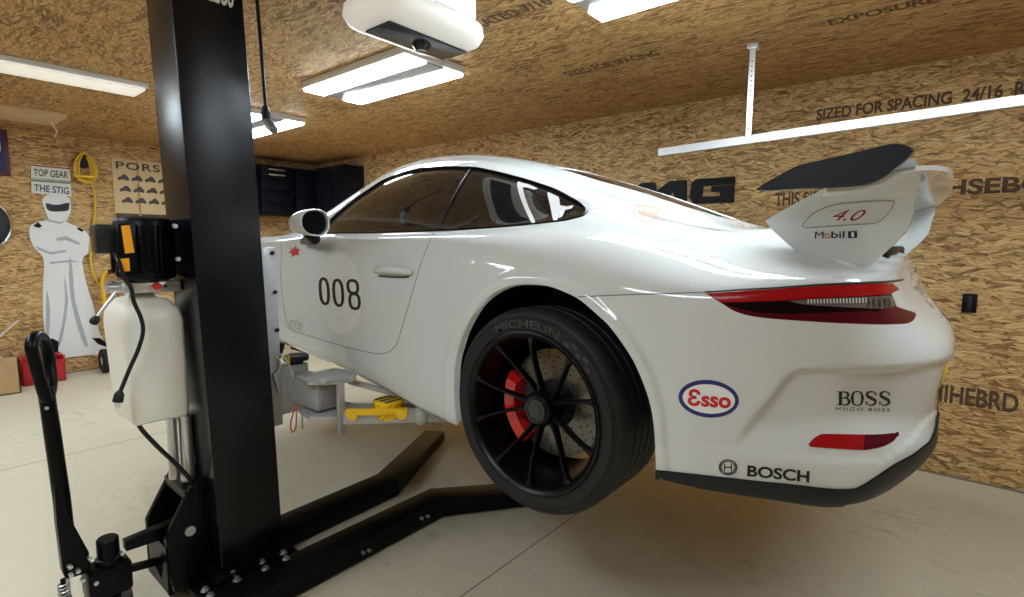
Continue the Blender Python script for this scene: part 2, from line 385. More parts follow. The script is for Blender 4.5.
def tidy(nb, least=.12):
    """drop slivers the cuts left behind"""
    nb.faces.ensure_lookup_table(); nb.faces.index_update(); seen = set(); isl = []
    for f in nb.faces:
        if f.index in seen: continue
        st = [f]; seen.add(f.index); g = []
        while st:
            h = st.pop(); g.append(h)
            for e in h.edges:
                for k in e.link_faces:
                    if k.index not in seen: seen.add(k.index); st.append(k)
        isl.append((sum(x.calc_area() for x in g), g))
    mx = max(a for a, g in isl); dead = [f for a, g in isl if a < least*mx for f in g]
    if dead: bmesh.ops.delete(nb, geom=dead, context='FACES')
def finish(nb, name, m, parent, offset=0.0, mirror=False, both=False, label=None, solid=0.0):
    """turn a cut piece into an object with the intact surface's normals; both=True joins the mirrored half"""
    tidy(nb); ln = nb.verts.layers.float_vector['n0']; nb.verts.index_update()
    co = np.array([v.co[:] for v in nb.verts]); n = np.array([v[ln][:] for v in nb.verts]); co = co+n*offset
    fs = [[v.index for v in f.verts] for f in nb.faces]; mi = [f.material_index for f in nb.faces]
    if solid > 0:     # rolled edge going inwards
        be = [(e.verts[0].index, e.verts[1].index, e.link_faces[0]) for e in nb.edges if len(e.link_faces) == 1]
        dup = {}; co = list(co); n = list(n)
        for a, b, f in be:
            for k in (a, b):
                if k not in dup:
                    dup[k] = len(co); co.append(co[k]-n[k]*solid); n.append(n[k])
            lv = [v.index for v in f.verts]; ia = lv.index(a); fwd = lv[(ia+1) % len(lv)] == b
            if abs(co[a][1]) < 1e-4 and abs(co[b][1]) < 1e-4: continue
            fs.append([b, a, dup[a], dup[b]] if fwd else [a, b, dup[b], dup[a]]); mi.append(f.material_index)
        co = np.array(co); n = np.array(n)
    if mirror or both:
        cm = co*np.array([1,-1,1]); nm = n*np.array([1,-1,1])
        if both:
            k = len(co); fs = fs+[[i+k for i in f][::-1] for f in fs]; mi = mi+mi; co = np.concatenate([co, cm]); n = np.concatenate([n, nm])
        else: co, n, fs = cm, nm, [f[::-1] for f in fs]
    me = bpy.data.meshes.new(name); me.from_pydata([tuple(c) for c in co], [], fs)
    o = link_mesh(name, me, m, parent, smooth=True, label=label)
    me.polygons.foreach_set('material_index', mi)
    me.normals_split_custom_set_from_vertices([tuple(x) for x in n]); me.update(); return o
def cm(p, n=4, closed=False): return catmull(p, n, closed)
M_WHITE = mat('white_paint', (.64,.665,.66), .7, spec=.1, coat=1.0, coat_rough=.02)
def lined(m):      # panels are painted outside and carry a dark lining inside
    nt = m.node_tree; g = nt.nodes.new('ShaderNodeNewGeometry'); d = nt.nodes.new('ShaderNodeBsdfDiffuse'); d.inputs['Color'].default_value = (.012,.012,.012,1)
    x = nt.nodes.new('ShaderNodeMixShader'); nt.links.new(g.outputs['Backfacing'], x.inputs[0]); nt.links.new(nt.nodes['Principled BSDF'].outputs[0], x.inputs[1])
    nt.links.new(d.outputs[0], x.inputs[2]); nt.links.new(x.outputs[0], nt.nodes['Material Output'].inputs['Surface'])
lined(M_WHITE)
M_BLACKPL = mat('black_plastic', (.012,.013,.016), .42, spec=.3)
M_UNDER = mat('underbody', (.02,.02,.02), .7)
M_TRIM = mat('black_trim', (.004,.004,.005), .25, spec=.3)
M_GLASS = mat('tinted_glass', (.014,.014,.015), .02, alpha=.88, coat=1.0, spec=.6)
M_LIGHTRED = mat('lens_red', (.34,.008,.010), .2, spec=.2)
M_LIGHTDARK = mat('lens_dark_red', (.085,.003,.012), .25, spec=.15)
M_LIGHTBLK = mat('lens_smoked', (.006,.002,.003), .2, spec=.15)
M_LENS = mat('lens_clear', (.16,.16,.155), .25, metal=.3, coat=.5)
M_SEAM = mat('seam', (.10,.10,.10), .6)
M_SEAM_SHADOW = mat('seam_and_shadow', (.012,.012,.012), .5)
car = thing('sports_car', 'white rear-engined sports coupe with 008 on its door, raised on lift arms', 'car', (0, 0, LIFT))
front_ok = lambda c: c[0] < -2
# windows
DLO = [(323,233),(324,230),(328.6,222),(336,215),(344.5,208),(355,199.5),(365.6,192),(383,181),(401,173.8),(418,169.7),(432,168),(446,167),(460,167.2),(473,168),(486,170),(499,173),(512,176.3),(525.6,180),(539,184.3),(552,188.7),(561,192.8),(569.6,197.5),(577,201.3),(582,204.8),(585.5,208.5),(586,211.8),(584,214.5),(581,216.3),(571,219),(561,221),(534,224),(512,226),(490,227.6),(455,229.8),(420,231.2),(401,231.8),(370,232.6),(344.5,233)]
DLOS = cm(DLO, 3, True)
glass_side = take(bm, knife(bm, DLOS))
WS = [(-2.10,.02),(-2.08,-.2),(-2.0,-.42),(-1.9,-.56),(-1.75,-.585),(-1.55,-.56),(-1.42,-.52),(-1.36,-.47),(-1.33,-.3),(-1.32,.02)]
glass_front = take(bm, knife(bm, WS, 'xy'))
RWL = [castpx(x, y)[0] for x, y in ((552,168.5),(560,169),(573,172.5),(590,178),(600,181),(615,185),(640,192),(663,199.5),(685,206.5),(705,212.5),(718,216.5))]
RWL = [(l.x, l.y) for l in RWL if l is not None]
RW = [(RWL[0][0]-.05,.02),(RWL[0][0]-.045,-.2)]+RWL+[(RWL[-1][0]+.02,RWL[-1][1]+.05),(RWL[-1][0]+.03,-.1),(RWL[-1][0]+.03,.02)]; print('RW', [(round(a,2),round(b,2)) for a,b in RW])
glass_rear = take(bm, knife(bm, RW, 'xy'))
# wheel arches
bmesh.ops.delete(bm, geom=[f for f in bm.faces if -.50 < f.calc_center_median().x < .60 and f.calc_center_median().z-LIFT < .30 and f.normal.z < -.5 and f.calc_center_median().y < -.45], context='FACES')
bmesh.ops.delete(bm, geom=knife(bm, ARCHS, ok=lambda c: c[0] > -.8), context='FACES')
FA = [(-2.45+.385*math.cos(a), .40+.375*math.sin(a)) for a in np.linspace(math.radians(-35), math.radians(215), 40)]
FA = [(FA[0][0], .1)]+FA+[(FA[-1][0], .1)]
bmesh.ops.delete(bm, geom=knife(bm, FA, 'xz', ok=front_ok), context='FACES')
# door
DOOR = [(434.5,226),(433,233),(430,240.5),(426.5,249),(423,257.6),(419,270),(415,284),(410.5,299),(406,314),(401,331),(397,343),(392,349.5),(386,352.8),(379,353.8),(371.6,353),(356,349.5),(342,346),(327,341.5),(313,337),(300,333),(291,330),(287.5,325),(286,319),(283,301),(281,284),(281,268),(281.5,254),(281,243),(281.5,236.5)]
door_poly = cm(DOOR, 4)+[np.array((305., 235.)), np.array((330., 228.)), np.array((380., 226.))]
door = take(bm, knife(bm, door_poly, ok=lambda c: c[0] < -.3))
# tail light
TL = cm([(705,292.8),(722,292.2),(740,290.8),(775,288.8),(810,286.4),(835,285),(857,284),(876,283.4),(892,283)], 3)+[np.array((900.6,289.)), np.array((892.,293.5)), np.array((894.,299.)), np.array((897.,306.5))]+cm([(906,309.5),(916,312.8),(915.8,317),(913.5,320.5),(909,323),(904,323.9),(893,324.4),(881,324.6),(858,324),(834,323),(810,321.6),(787,320),(770,318.7),(756,317),(745,314.8),(735,311.4),(728,307.6),(720.8,302.8),(712,297.3)], 3)
rear_ok = lambda c: c[0] > .3
tlf = take(bm, knife(bm, TL, ok=rear_ok))
red = knife(tlf, cm([(700,289),(722,302.5),(745,301.6),(770,300.6),(800,299),(830,297.6),(857,296.2),(880,294.5),(905,291),(905,278),(850,278),(780,280)], 1))
for f in red: f.material_index = 1
clr = knife(tlf, cm([(789,300.8),(810,299.6),(840,298.2),(870,296.8),(893,295.6),(896,306),(884,308.6),(866,308),(840,306.8),(815,305.4),(800,303.8)], 1))
for f in clr: f.material_index = 2
for f in knife(tlf, cm([(722,303.2),(745,302.4),(770,301.4),(789,301),(800,304),(815,305.6),(840,307),(866,308.2),(884,308.8),(880,311),(850,312),(820,313),(790,314),(760,313),(740,309)], 1)): f.material_index = 3 if f.material_index == 0 else f.material_index
# reflector
RF = cm([(808,445),(811,441),(814,438),(818.5,435.2),(823.5,433.8),(846,434.2),(870,434.5),(884,433.9),(898,432.8),(896.5,437),(892.6,441.5),(886.5,445),(879.7,447.4),(871,449),(863,450),(838,448.8),(811.7,447)], 2, True)
rfl = take(bm, knife(bm, RF, ok=rear_ok))
for f in knife(rfl, [(865,425),(905,425),(905,455),(863,455)]): f.material_index = 1
# black lower lip
LIP = [(640,469.5),(656,469.9),(670.5,471.3),(710,475.5),(757,480.7),(800,485),(823.5,488),(847,489),(858.6,486.8),(877,475.5),(894,464),(912.6,454),(931,440),(938,430),(940.7,424),(942,412),(943,405)]
def xzl(px): return [np.array((l.x, l.z-LIFT)) for l in (castpx(*p)[0] for p in px) if l is not None]
LX = xzl(cm([(657,470),(670.5,471.3),(710,475.5),(757,480.7),(800,485),(823.5,488),(847,489),(858.6,486.8),(877,475.5),(894,464),(912.6,454),(929,441)], 3))
LX = [np.array((LX[0][0]-.2, LX[0][1]))]+LX+[np.array((1.03, LX[-1][1]+.015)), np.array((1.2, .36)), np.array((1.2, .05)), np.array((LX[0][0]-.2, .05))]
lipf = knife(bm, LX, 'xz', ok=lambda c: c[0] > .40)
lip = take(bm, lipf)
for f in lip.faces: f.material_index = 0
bmesh.ops.delete(lip, geom=[f for f in lip.faces if f.normal.z < -.55 or (f.calc_center_median().x < .5 and f.calc_center_median().z < LIFT+.222)], context='FACES')
# rear bumper panel (everything behind the gap that runs from the arch to the light)
GAP = [(578,297),(583.5,296.6),(615,295.2),(650,294),(680,293),(705,292)]
BUMP = cm(GAP, 3)+[np.array(p, float) for p in [(740,290.8),(810,286.2),(857,283.4),(892,282.4),(904,279.8),(960,276),(1010,300),(1010,560),(560,560),(560,297)]]
GX = xzl(cm([(579,297.2),(583.5,296.6),(615,295.2),(650,294),(680,293),(704,292.2),(722,291.6),(740,290.3),(775,288.3),(810,285.9),(835,284.6),(857,283.5),(876,282.8),(890,282.4)], 3))
GX = [np.array((.13, GX[0][1]))]+GX+[np.array((1.2, GX[-1][1]+.004)), np.array((1.2, .02)), np.array((.13, .02))]
bump = take(bm, knife(bm, GX, 'xz', ok=lambda c: c[0] > .15))
# headlights
HL = cm([(-3.05,.60),(-2.93,.66),(-2.78,.695),(-2.66,.70),(-2.66,.75),(-2.75,.80),(-2.9,.79),(-3.03,.74),(-3.09,.66)], 3, True)
HLP = [(-2.90+.165*math.cos(a), -.70+.125*math.sin(a)) for a in np.linspace(0, 2*math.pi, 40, endpoint=False)]
hl = take(bm, knife(bm, HLP, 'xy', ok=front_ok))
shell = finish(bm, 'body_shell', [M_WHITE, M_UNDER], car, both=True, solid=.03)
finish(bump, 'rear_bumper', [M_WHITE, M_UNDER], car, both=True, solid=.012)
finish(lip, 'rear_diffuser_lip', [M_BLACKPL], car, offset=.006, both=True, solid=.02, label='dark grey plastic lower lip')
d1 = door.copy(); finish(door, 'door', [M_WHITE, M_UNDER], car, solid=.012); finish(d1, 'door', [M_WHITE, M_UNDER], car, mirror=True, solid=.012)
for b_, nm, mm, off in ((tlf, 'tail_light', [M_LIGHTDARK, M_LIGHTRED, M_LENS, M_LIGHTBLK], -.001), (rfl, 'rear_reflector', [M_LIGHTRED, M_LIGHTDARK], .001), (glass_side, 'side_window', [M_GLASS], -.006), (hl, 'headlight', [M_LENS], .002)):
    if nm == 'side_window':
        for f in b_.faces: f.material_index = 0
    c_ = b_.copy(); finish(b_, nm, mm, car, offset=off, solid=.004 if off > -.005 else 0)
    finish(c_, nm, mm, car, offset=off, mirror=True, solid=.004 if off > -.005 else 0)
for b_, nm in ((glass_front, 'windscreen'), (glass_rear, 'rear_window')):
    for f in b_.faces: f.material_index = 0
    finish(b_, nm, [M_GLASS], car, offset=-.004, both=True)
def seam(pts, r, m, name, closed=False, mirror=True, off=0.0, parent=None, sub=3, flatten=1.0):
    P = []
    for p in cm(pts, sub, closed):
        l, n = castpx(*p)
        if l is None: continue
        P.append(l+n*off)
    out = []
    for s_ in ((1, -1) if mirror else (1,)):
        b = B(); b.tube([(p.x, p.y*s_, p.z) for p in P], r, n=8, closed=closed); out.append(b.build(name, m, parent or car))
    return out
seam(DLO, .0055, M_TRIM, 'window_trim', True, sub=4)
seam(DOOR[1:], .0014, M_SEAM, 'door_gap')
seam(GAP, .0014, M_SEAM, 'bumper_gap')
seam([(705,292),(722,291),(740,289.8),(775,287.8),(810,285.4),(835,284),(857,283),(876,282.2),(892,281.4),(903,279.6)], .0028, M_SEAM_SHADOW, 'tail_light_gap_shadow')  # panel joint, made thicker and darker to paint in the shadow under the lip
# ---- decals cast onto the panels
def decal(polys, m, name, lift=.0009, grid=5.0, faces=None, label=None):
    """polys: px outlines (list of loops: outer or (V,F)) -> mesh lying on the body"""
    b2 = bmesh.new()
    for item in polys:
        if isinstance(item, tuple):
            V, F = item; vv = [b2.verts.new((x, y, 0)) for x, y in V]
            for f in F:
                try: b2.faces.new([vv[i] for i in f])
                except ValueError: pass
        else:
            vv = [b2.verts.new((p[0], p[1], 0)) for p in item]; b2.faces.new(vv)
    xs = [v.co.x for v in b2.verts]; ys = [v.co.y for v in b2.verts]
    for ax, lo, hi in ((0, min(xs), max(xs)), (1, min(ys), max(ys))):
        k = lo+grid
        while k < hi:
            co_ = Vector((0,0,0)); co_[ax] = k; no = Vector((0,0,0)); no[ax] = 1
            bmesh.ops.bisect_plane(b2, geom=b2.verts[:]+b2.edges[:]+b2.faces[:], plane_co=co_, plane_no=no); k += grid
    bad = []; nn = {}
    for v in b2.verts:
        l, n = castpx(v.co.x, v.co.y)
        if l is None: bad.append(v); continue
        v.co = l+n*lift; nn[v] = n
    bmesh.ops.delete(b2, geom=bad, context='VERTS'); b2.normal_update()
    for f in b2.faces:
        if f.normal.dot(nn[f.verts[0]]) < 0: f.normal_flip()
    b2.verts.index_update(); ns = [tuple(nn[v]) for v in b2.verts]
    me = bpy.data.meshes.new(name); b2.to_mesh(me); b2.free(); o = link_mesh(name, me, m, car, smooth=True, label=label)
    me.normals_split_custom_set_from_vertices(ns); return o
def px_text(txt, q, **k):
    V, F, a = text_mesh(txt, **k); return (np.array([bilerp(q, u, v) for u, v in V]), F)
def ring_px(cx, cy, rx, ry, w, ang=0, n=48):
    c, s_ = math.cos(ang), math.sin(ang); V = []; F = []
    for i in range(n):
        t = 2*math.pi*i/n
        for k in (0, 1):
            x = (rx-k*w)*math.cos(t); y = (ry-k*w)*math.sin(t); V.append((cx+x*c-y*s_, cy+x*s_+y*c))
        j = (i+1) % n; F.append((2*i, 2*j, 2*j+1, 2*i+1))
    return (np.array(V), F)
def disc_px(cx, cy, rx, ry, ang=0, n=48):
    c, s_ = math.cos(ang), math.sin(ang)
    return [(cx+rx*math.cos(2*math.pi*i/n)*c-ry*math.sin(2*math.pi*i/n)*s_, cy+rx*math.cos(2*math.pi*i/n)*s_+ry*math.sin(2*math.pi*i/n)*c) for i in range(n)]
M_DK = mat('decal_black', (.012,.012,.012), .35); M_NAVY = mat('decal_navy', (.02,.025,.16), .3); M_DRED = mat('decal_red', (.55,.015,.02), .3)
M_ROUND = mat('decal_white', (.73,.75,.75), .5, spec=.1, coat=1.0); M_ORG = mat('decal_orange', (.72,.23,.06), .4); M_DW = mat('decal_plain_white', (.85,.85,.85), .3)
M_GREY = mat('decal_grey', (.28,.28,.28), .4)
decal([disc_px(341,293.5,21,41.5,-.07)], M_ROUND, 'number_roundel', .0007, 4)
dx = lambda x, y: (260+x/5.683, 240+y/5.683)
def stroke(loop, w, closed=True):
    P = [np.array(p, float) for p in cm(loop, 5, closed)]; n = len(P); V = []; F = []
    for i in range(n):
        a = P[i-1] if (i or closed) else P[0]; b = P[(i+1) % n] if (i < n-1 or closed) else P[-1]; t = b-a; t /= np.linalg.norm(t)+1e-9; nn = np.array([-t[1], t[0]])*w/2
        V += [P[i]+nn, P[i]-nn]
    for i in range(n if closed else n-1):
        j = (i+1) % n; F.append((2*i, 2*j, 2*j+1, 2*i+1))
    return (np.array(V), F)
def oval(cx, cy, rx, ry, sk): return [dx(cx+rx*math.copysign(abs(math.cos(t))**.8, math.cos(t))+sk*math.sin(t), cy+ry*math.copysign(abs(math.sin(t))**.8, math.sin(t))) for t in np.linspace(0, 2*math.pi, 14, endpoint=False)]
decal([stroke(oval(367,291,23,71,6), 3.0), stroke(oval(446,300,25,72,6), 3.0)], M_DK, 'door_number', .0016, 4)
decal([stroke(oval(529,266,28,36,4), 3.0), stroke(oval(539,348,27,42,4), 3.0)], M_DK, 'door_number', .0016, 4)
decal([disc_px(708.7,398.7,30.3,18.8,.10)], M_NAVY, 'oval_fuel_badge', .0008, 5)
decal([disc_px(708.9,398.8,26.2,14.6,.10)], M_DW, 'badge_face', .0014, 5)
decal([px_text('\u0190sso', [(687.5,405.5),(731,408.5),(731,391.5),(688.5,388.3)], bold=.035)], M_DRED, 'badge_lettering', .002, 5)
decal([px_text('BOSCH', [(747,476),(809,482.4),(809.5,470.6),(747.5,464.8)], bold=.03)], M_DK, 'bosch_lettering', .002, 5)
decal([ring_px(728,467,9.4,7.9,1.1,.05), ring_px(728,467,7.4,6.2,.8,.05), stroke([(724.6,463.4),(724.6,470.6)], 1.2, False), stroke([(731.4,463.4),(731.4,470.8)], 1.2, False), stroke([(724.6,467),(731.4,467.1)], 1.2, False), stroke([(721.2,464),(720.8,467),(721.2,470)],1.1,False), stroke([(734.8,464),(735.3,467),(734.8,470)],1.1,False)], M_DK, 'bosch_emblem', .002, 5)
def serif_word():
    """heavy Roman capitals B O S S, in px"""
    out = []
    def ln(p, q, w): out.append(stroke([p, q], w, False))
    def vstroke(pts, ws):      # polyline with varying width
        P = [np.array(p, float) for p in cm(pts, 5)]; W = np.interp(np.linspace(0, 1, len(P)), np.linspace(0, 1, len(ws)), ws); V = []; F = []
        for i in range(len(P)):
            t = P[min(i+1, len(P)-1)]-P[max(i-1, 0)]; t /= np.linalg.norm(t)+1e-9; nn = np.array([-t[1], t[0]])*W[i]/2; V += [P[i]+nn, P[i]-nn]
        for i in range(len(P)-1): F.append((2*i, 2*i+2, 2*i+3, 2*i+1))
        out.append((np.array(V), F))
    y0, y1 = 391.3, 405.1
    ln((840.2,y0),(840.2,y1), 3.3); ln((836.6,y0+.4),(844,y0+.4), .9); ln((836.6,y1-.4),(844,y1-.4), .9)
    vstroke([(842,y0+.5),(846,y0+.8),(847.9,394.6),(846,397.3),(842,397.8)], [1.0,1.6,3.0,1.6,.9]); vstroke([(842,397.8),(846.6,398.3),(848.9,401.4),(846.6,404.4),(842,y1-.5)], [.9,1.7,3.2,1.7,1.0])
    for sgn in (-1, 1): vstroke([(857,y0-.1),(857+sgn*3.6,392.6),(857+sgn*5.1,398.2),(857+sgn*3.6,403.9),(857,y1+.1)], [.9,1.9,3.1,1.9,.9])
    for cx in (870.6, 884.2):
        vstroke([(cx+4.4,394.6),(cx+2.6,392.0),(cx-.6,391.5),(cx-3.6,393.2),(cx-3.4,395.9),(cx,397.9),(cx+3.9,400.2),(cx+4.1,403.0),(cx+1,405.0),(cx-2.4,404.6),(cx-4.6,401.6)], [1.0,1.1,1.6,2.6,3.0,3.3,3.2,2.6,1.6,1.1,1.0])
        ln((cx+4.9,391.6),(cx+4.9,395.6), .9); ln((cx-5.0,400.9),(cx-5.0,405.0), .9)
    return out
for it_ in serif_word(): decal([it_], M_DK, 'boss_lettering', .0012, 5)
decal([px_text('HUGO BOSS', [(835.5,409.9),(889.5,411.6),(889.7,408.2),(835.8,406.8)], bold=.004, spacing=1.35)], M_DK, 'hugo_boss_lettering', .0012, 5)
decal([stroke([(634,209),(637,206),(655,208),(662,212),(662,217),(658,220),(652,219.5),(649,222),(643,221),(636,218)], .7), px_text('HEUER', [(638,215.3),(659,217.4),(659,211.6),(638,209.2)])], M_ORG, 'side_sticker', .0012, 4)
decal([stroke([(x, 299.6-(x-800)*.028), (x, 303.6-(x-800)*.010)], 1.3, False) for x in np.arange(808, 866, 3.2)], mat('led_white', (.62,.61,.58), .3), 'light_ribs', .0016, 5)
decal([stroke([(x, 298), (x+1, 306.5)], 1.6, False) for x in (868, 873.5, 879, 884.5, 889)], mat('light_fin', (.03,.03,.03), .3), 'light_fins', .0016, 5)
decal([cm([(517.3,183),(519,181.7),(521.5,183),(523,188),(525,197),(529,208),(535,221.5),(531.8,222.8),(526,211.5),(520.5,198),(517.6,188)], 3, True), [(521,182.6),(529,184.6),(538,188.8),(534,189.8),(527,187.6),(522,187.4)]], mat('painted_glint_white', (.78,.79,.78), .3), 'painted_window_glint', .0012, 4)  # white shapes painted on the glass for the reflection and cage seen through it
decal([cm([(547.5,192.6),(553,194.6),(558.5,197.2),(559.8,203),(560,208),(557.8,219.3),(553.3,220),(551.5,212),(549.5,203)], 3, True), [(560,205.5),(567,206.6),(573.5,205.4),(572,208.4),(565,210.5),(562.5,216.5),(559,218.4)]], mat('painted_glint_white', (.78,.79,.78), .3), 'painted_window_glint', .0012, 4)  # second painted patch of bright reflection and see-through, not a real sticker
# small print, red star sticker, faint door script
decal([[(290.5,247.5),(293,249),(296.2,245.2),(297,249),(300.5,249),(298.5,252),(299,255.8),(295.6,254),(292.5,257.5),(292,253.4),(288.6,252.5),(291.4,250.6)]], M_DRED, 'star_sticker', .0012, 4)
decal([px_text('GT3', [(290,326),(301,329.5),(300.5,323.5),(289.5,320.5)], shear=.3)], M_GREY, 'door_script', .0012, 4)
decal([stroke([(289,324),(292,320.5),(298,321),(302,325),(301,329),(296,329.5),(291,327.5)], .6)], M_GREY, 'door_script', .0012, 4)
# ---- licence plate recess, exhaust and diffuser fins (centre of the tail)
b = B(); b.prism([(1.000,-.153,LIFT+.375),(1.008,-.153,LIFT+.372),(1.046,-.153,LIFT+.497),(1.038,-.153,LIFT+.50)], (0,.306,0), .001); pl = b.build('licence_plate', mat('plate_yellow', (.75,.50,.04), .4), car, label='yellow number plate')
flat_text('MICHIGAN', [(1.063,-.12,LIFT+.505),(1.063,.12,LIFT+.505),(1.063,.12,LIFT+.53),(1.063,-.12,LIFT+.53)], (1,0,0), M_DK, car) if False else None
for y in (-.075, .075):
    b = B(); b.lathe([(.034,0),(.045,0),(.046,.10),(.043,.115),(.037,.115),(.036,.01),(.034,0)], (.90,y,LIFT+.285), (1,0,0), 28)
    b.build('exhaust_pipe', mat('exhaust_steel', (.35,.34,.33), .25, metal=1), car)
for y in (-.30,-.18,.18,.30):
    b = B(); b.prism([(.80,y-.004,LIFT+.25),(.93,y-.004,LIFT+.25),(.96,y-.004,LIFT+.33),(.80,y-.004,LIFT+.33)], (0,.008,0)); b.build('diffuser_fin', M_BLACKPL, car)
# ---- wing
b = B(); b.box((.80,-.34,LIFT+.835), (.885,.34,LIFT+.885), .012); b.build('deck_vent', M_BLACKPL, car)
def side_pts(px, yfun):
    out = []
    for q in px:
        y = yfun(LIFT+1.0)
        for _ in range(5):
            h = hit(q[0], q[1], 1, y); y = yfun(h[2])
        out.append(hit(q[0], q[1], 1, y))
    return out
yup = lambda z: -.60-.13*float(ss((z-LIFT-.86)/.24))
UP = cm([(765,221),(778,213),(800,201),(820,191),(838,184),(855,178),(880,169),(905,160),(916,160)], 3)+[np.array(p, float) for p in [(920,168),(919,186)]]+cm([(919,187),(915,200),(911,221),(905,232),(895,243),(884,253),(871,264.5),(866,270)], 3)+[np.array(p, float) for p in [(840,272),(815,262),(790,246),(774,232)]]
UPT = side_pts(UP, yup)
for s_ in (1, -1):
    n = len(UPT); b = bmesh.new(); A_ = [b.verts.new((p[0], s_*p[1], p[2])) for p in UPT]; b.faces.new(A_)
    bmesh.ops.triangulate(b, faces=b.faces[:])
    for k in range(1, 30):
        bmesh.ops.bisect_plane(b, geom=b.verts[:]+b.edges[:]+b.faces[:], plane_co=(0,0,LIFT+.83+.01*k), plane_no=(0,0,1))
    for v in b.verts: v.co.y = s_*yup(v.co.z)
    vv = list(b.verts); be = [e for e in b.edges if len(e.link_faces) == 1]; fl_ = list(b.faces); tw = {}
    for v in vs_ if False else vv:
        tw[v] = b.verts.new((v.co.x, v.co.y-s_*-.032, v.co.z))
    for f in fl_: b.faces.new([tw[v] for v in f.verts][::-1])
    for e in be:
        p_, q_ = e.verts; b.faces.new((p_, q_, tw[q_], tw[p_]))
    bmesh.ops.recalc_face_normals(b, faces=b.faces)
    me = bpy.data.meshes.new('wing_upright'); b.to_mesh(me); b.free()
    a = np.empty(len(me.vertices)*3); me.vertices.foreach_get('co', a)
    o = link_mesh('wing_upright', me, M_WHITE, car); md = o.modifiers.new('b', 'BEVEL'); md.width = .006; md.segments = 3; md.limit_method = 'ANGLE'; md.angle_limit = 1.2
    sharp(o, 40)
def on_up(px, py):
    p = side_pts([(px, py)], yup)[0]; return Vector(p)+Vector((0,-.0022,0))
def upright_marks(items, m, name):
    bm_ = bmesh.new()
    for V, F in items:
        vv = [bm_.verts.new(on_up(x, y)) for x, y in V]
        for f in F:
            try: bm_.faces.new([vv[i] for i in f])
            except ValueError: pass
    for f in bm_.faces:
        f.normal_update()
        if f.normal.y > 0: f.normal_flip()
    me = bpy.data.meshes.new(name); bm_.to_mesh(me); bm_.free(); return link_mesh(name, me, m, car)
upright_marks([stroke([(803,225),(806,221),(812,214.5),(822,209),(835,205),(850,203),(870,201.5),(892,201),(894,203),(891,209),(886,216),(880,221),(873,223.5),(860,224.3),(840,225.6),(820,227),(808,227.8),(804,227)], .9)], M_GREY, 'wing_recess_outline')
upright_marks([px_text('4.0', [(831,220.4),(862,220.8),(867,210),(836,210)], shear=.35)], mat('decal_dark_red', (.28,.02,.02), .35), 'displacement_lettering')
upright_marks([px_text('M', [(815,238.6),(823.6,238.4),(823.8,231.6),(815.3,231.6)])], mat('decal_dark_navy', (.01,.012,.03), .35), 'oil_lettering_initial')
upright_marks([px_text('bil', [(831.3,238.2),(844.6,237.9),(844.6,231),(831.5,231.2)], bold=.01)], mat('decal_dark_navy', (.01,.012,.03), .35), 'oil_lettering')
upright_marks([(np.array([(848.2,231.3),(857.2,231),(857.2,237.8),(848.2,238.2)]), [(0,1,2,3)])], mat('decal_dark_navy', (.01,.012,.03), .35), 'oil_lettering')
upright_marks([ring_px(827.3,236,3.0,2.6,1.1)], M_ORG, 'oil_lettering_ring'); 
_t = upright_marks([px_text('1', [(851.5,236.9),(854.2,236.9),(854.2,232.3),(851.5,232.3)], bold=.05)], M_DW, 'oil_lettering'); _t.location.y -= .0012
EP = [(756,189.5),(766,183),(778,176),(789,170),(800,165),(820,160.3),(850,153.5),(880,146),(893,143.6),(904,144.5),(911,147.5),(913,151.5),(905,160.5),(893,170),(880,178.5),(868,183.5),(855,185.8),(835,187),(795,189),(770,190.5)]
EPT = [hit(x, y, 1, -.80) for x, y in cm(EP, 3, True)]
M_WINGBLK = mat('wing_black', (.002,.0025,.006), .42, spec=.22)
for s_ in (1, -1):
    b = B(); c = np.mean(EPT, 0); b.prism([(p[0], s_*(-.802+.10*(p[2]-c[2])), p[2]) for p in EPT], (0, s_*.022, 0)); bmesh.ops.bevel(b.bm, geom=b.bm.edges[:], offset=.007, segments=3, affect='EDGES', profile=.5)
    b.build('wing_end_plate', M_WINGBLK, car, deg=25, label='black side plate of the rear wing')
b = B(); secs = []
for y in np.linspace(-.785, .785, 33):
    q = abs(y)/.785; te = 1.015-.06*q**2.5; le = .76+.02*q*q; prof = []
    for (u, v) in ((0,0),(.04,.028),(.15,.045),(.35,.05),(.6,.036),(.85,.014),(.985,.004),(.99,.022),(1,.022),(1,-.006),(.9,-.012),(.6,-.022),(.3,-.03),(.1,-.022),(.02,-.010)):
        prof.append((le+(te-le)*u, y, LIFT+1.052-.045*q*q+.045*u+v*.55*(1-.3*q)))
    secs.append(prof)
b.loft(secs); b.build('wing_blade', M_WHITE, car, deg=40)
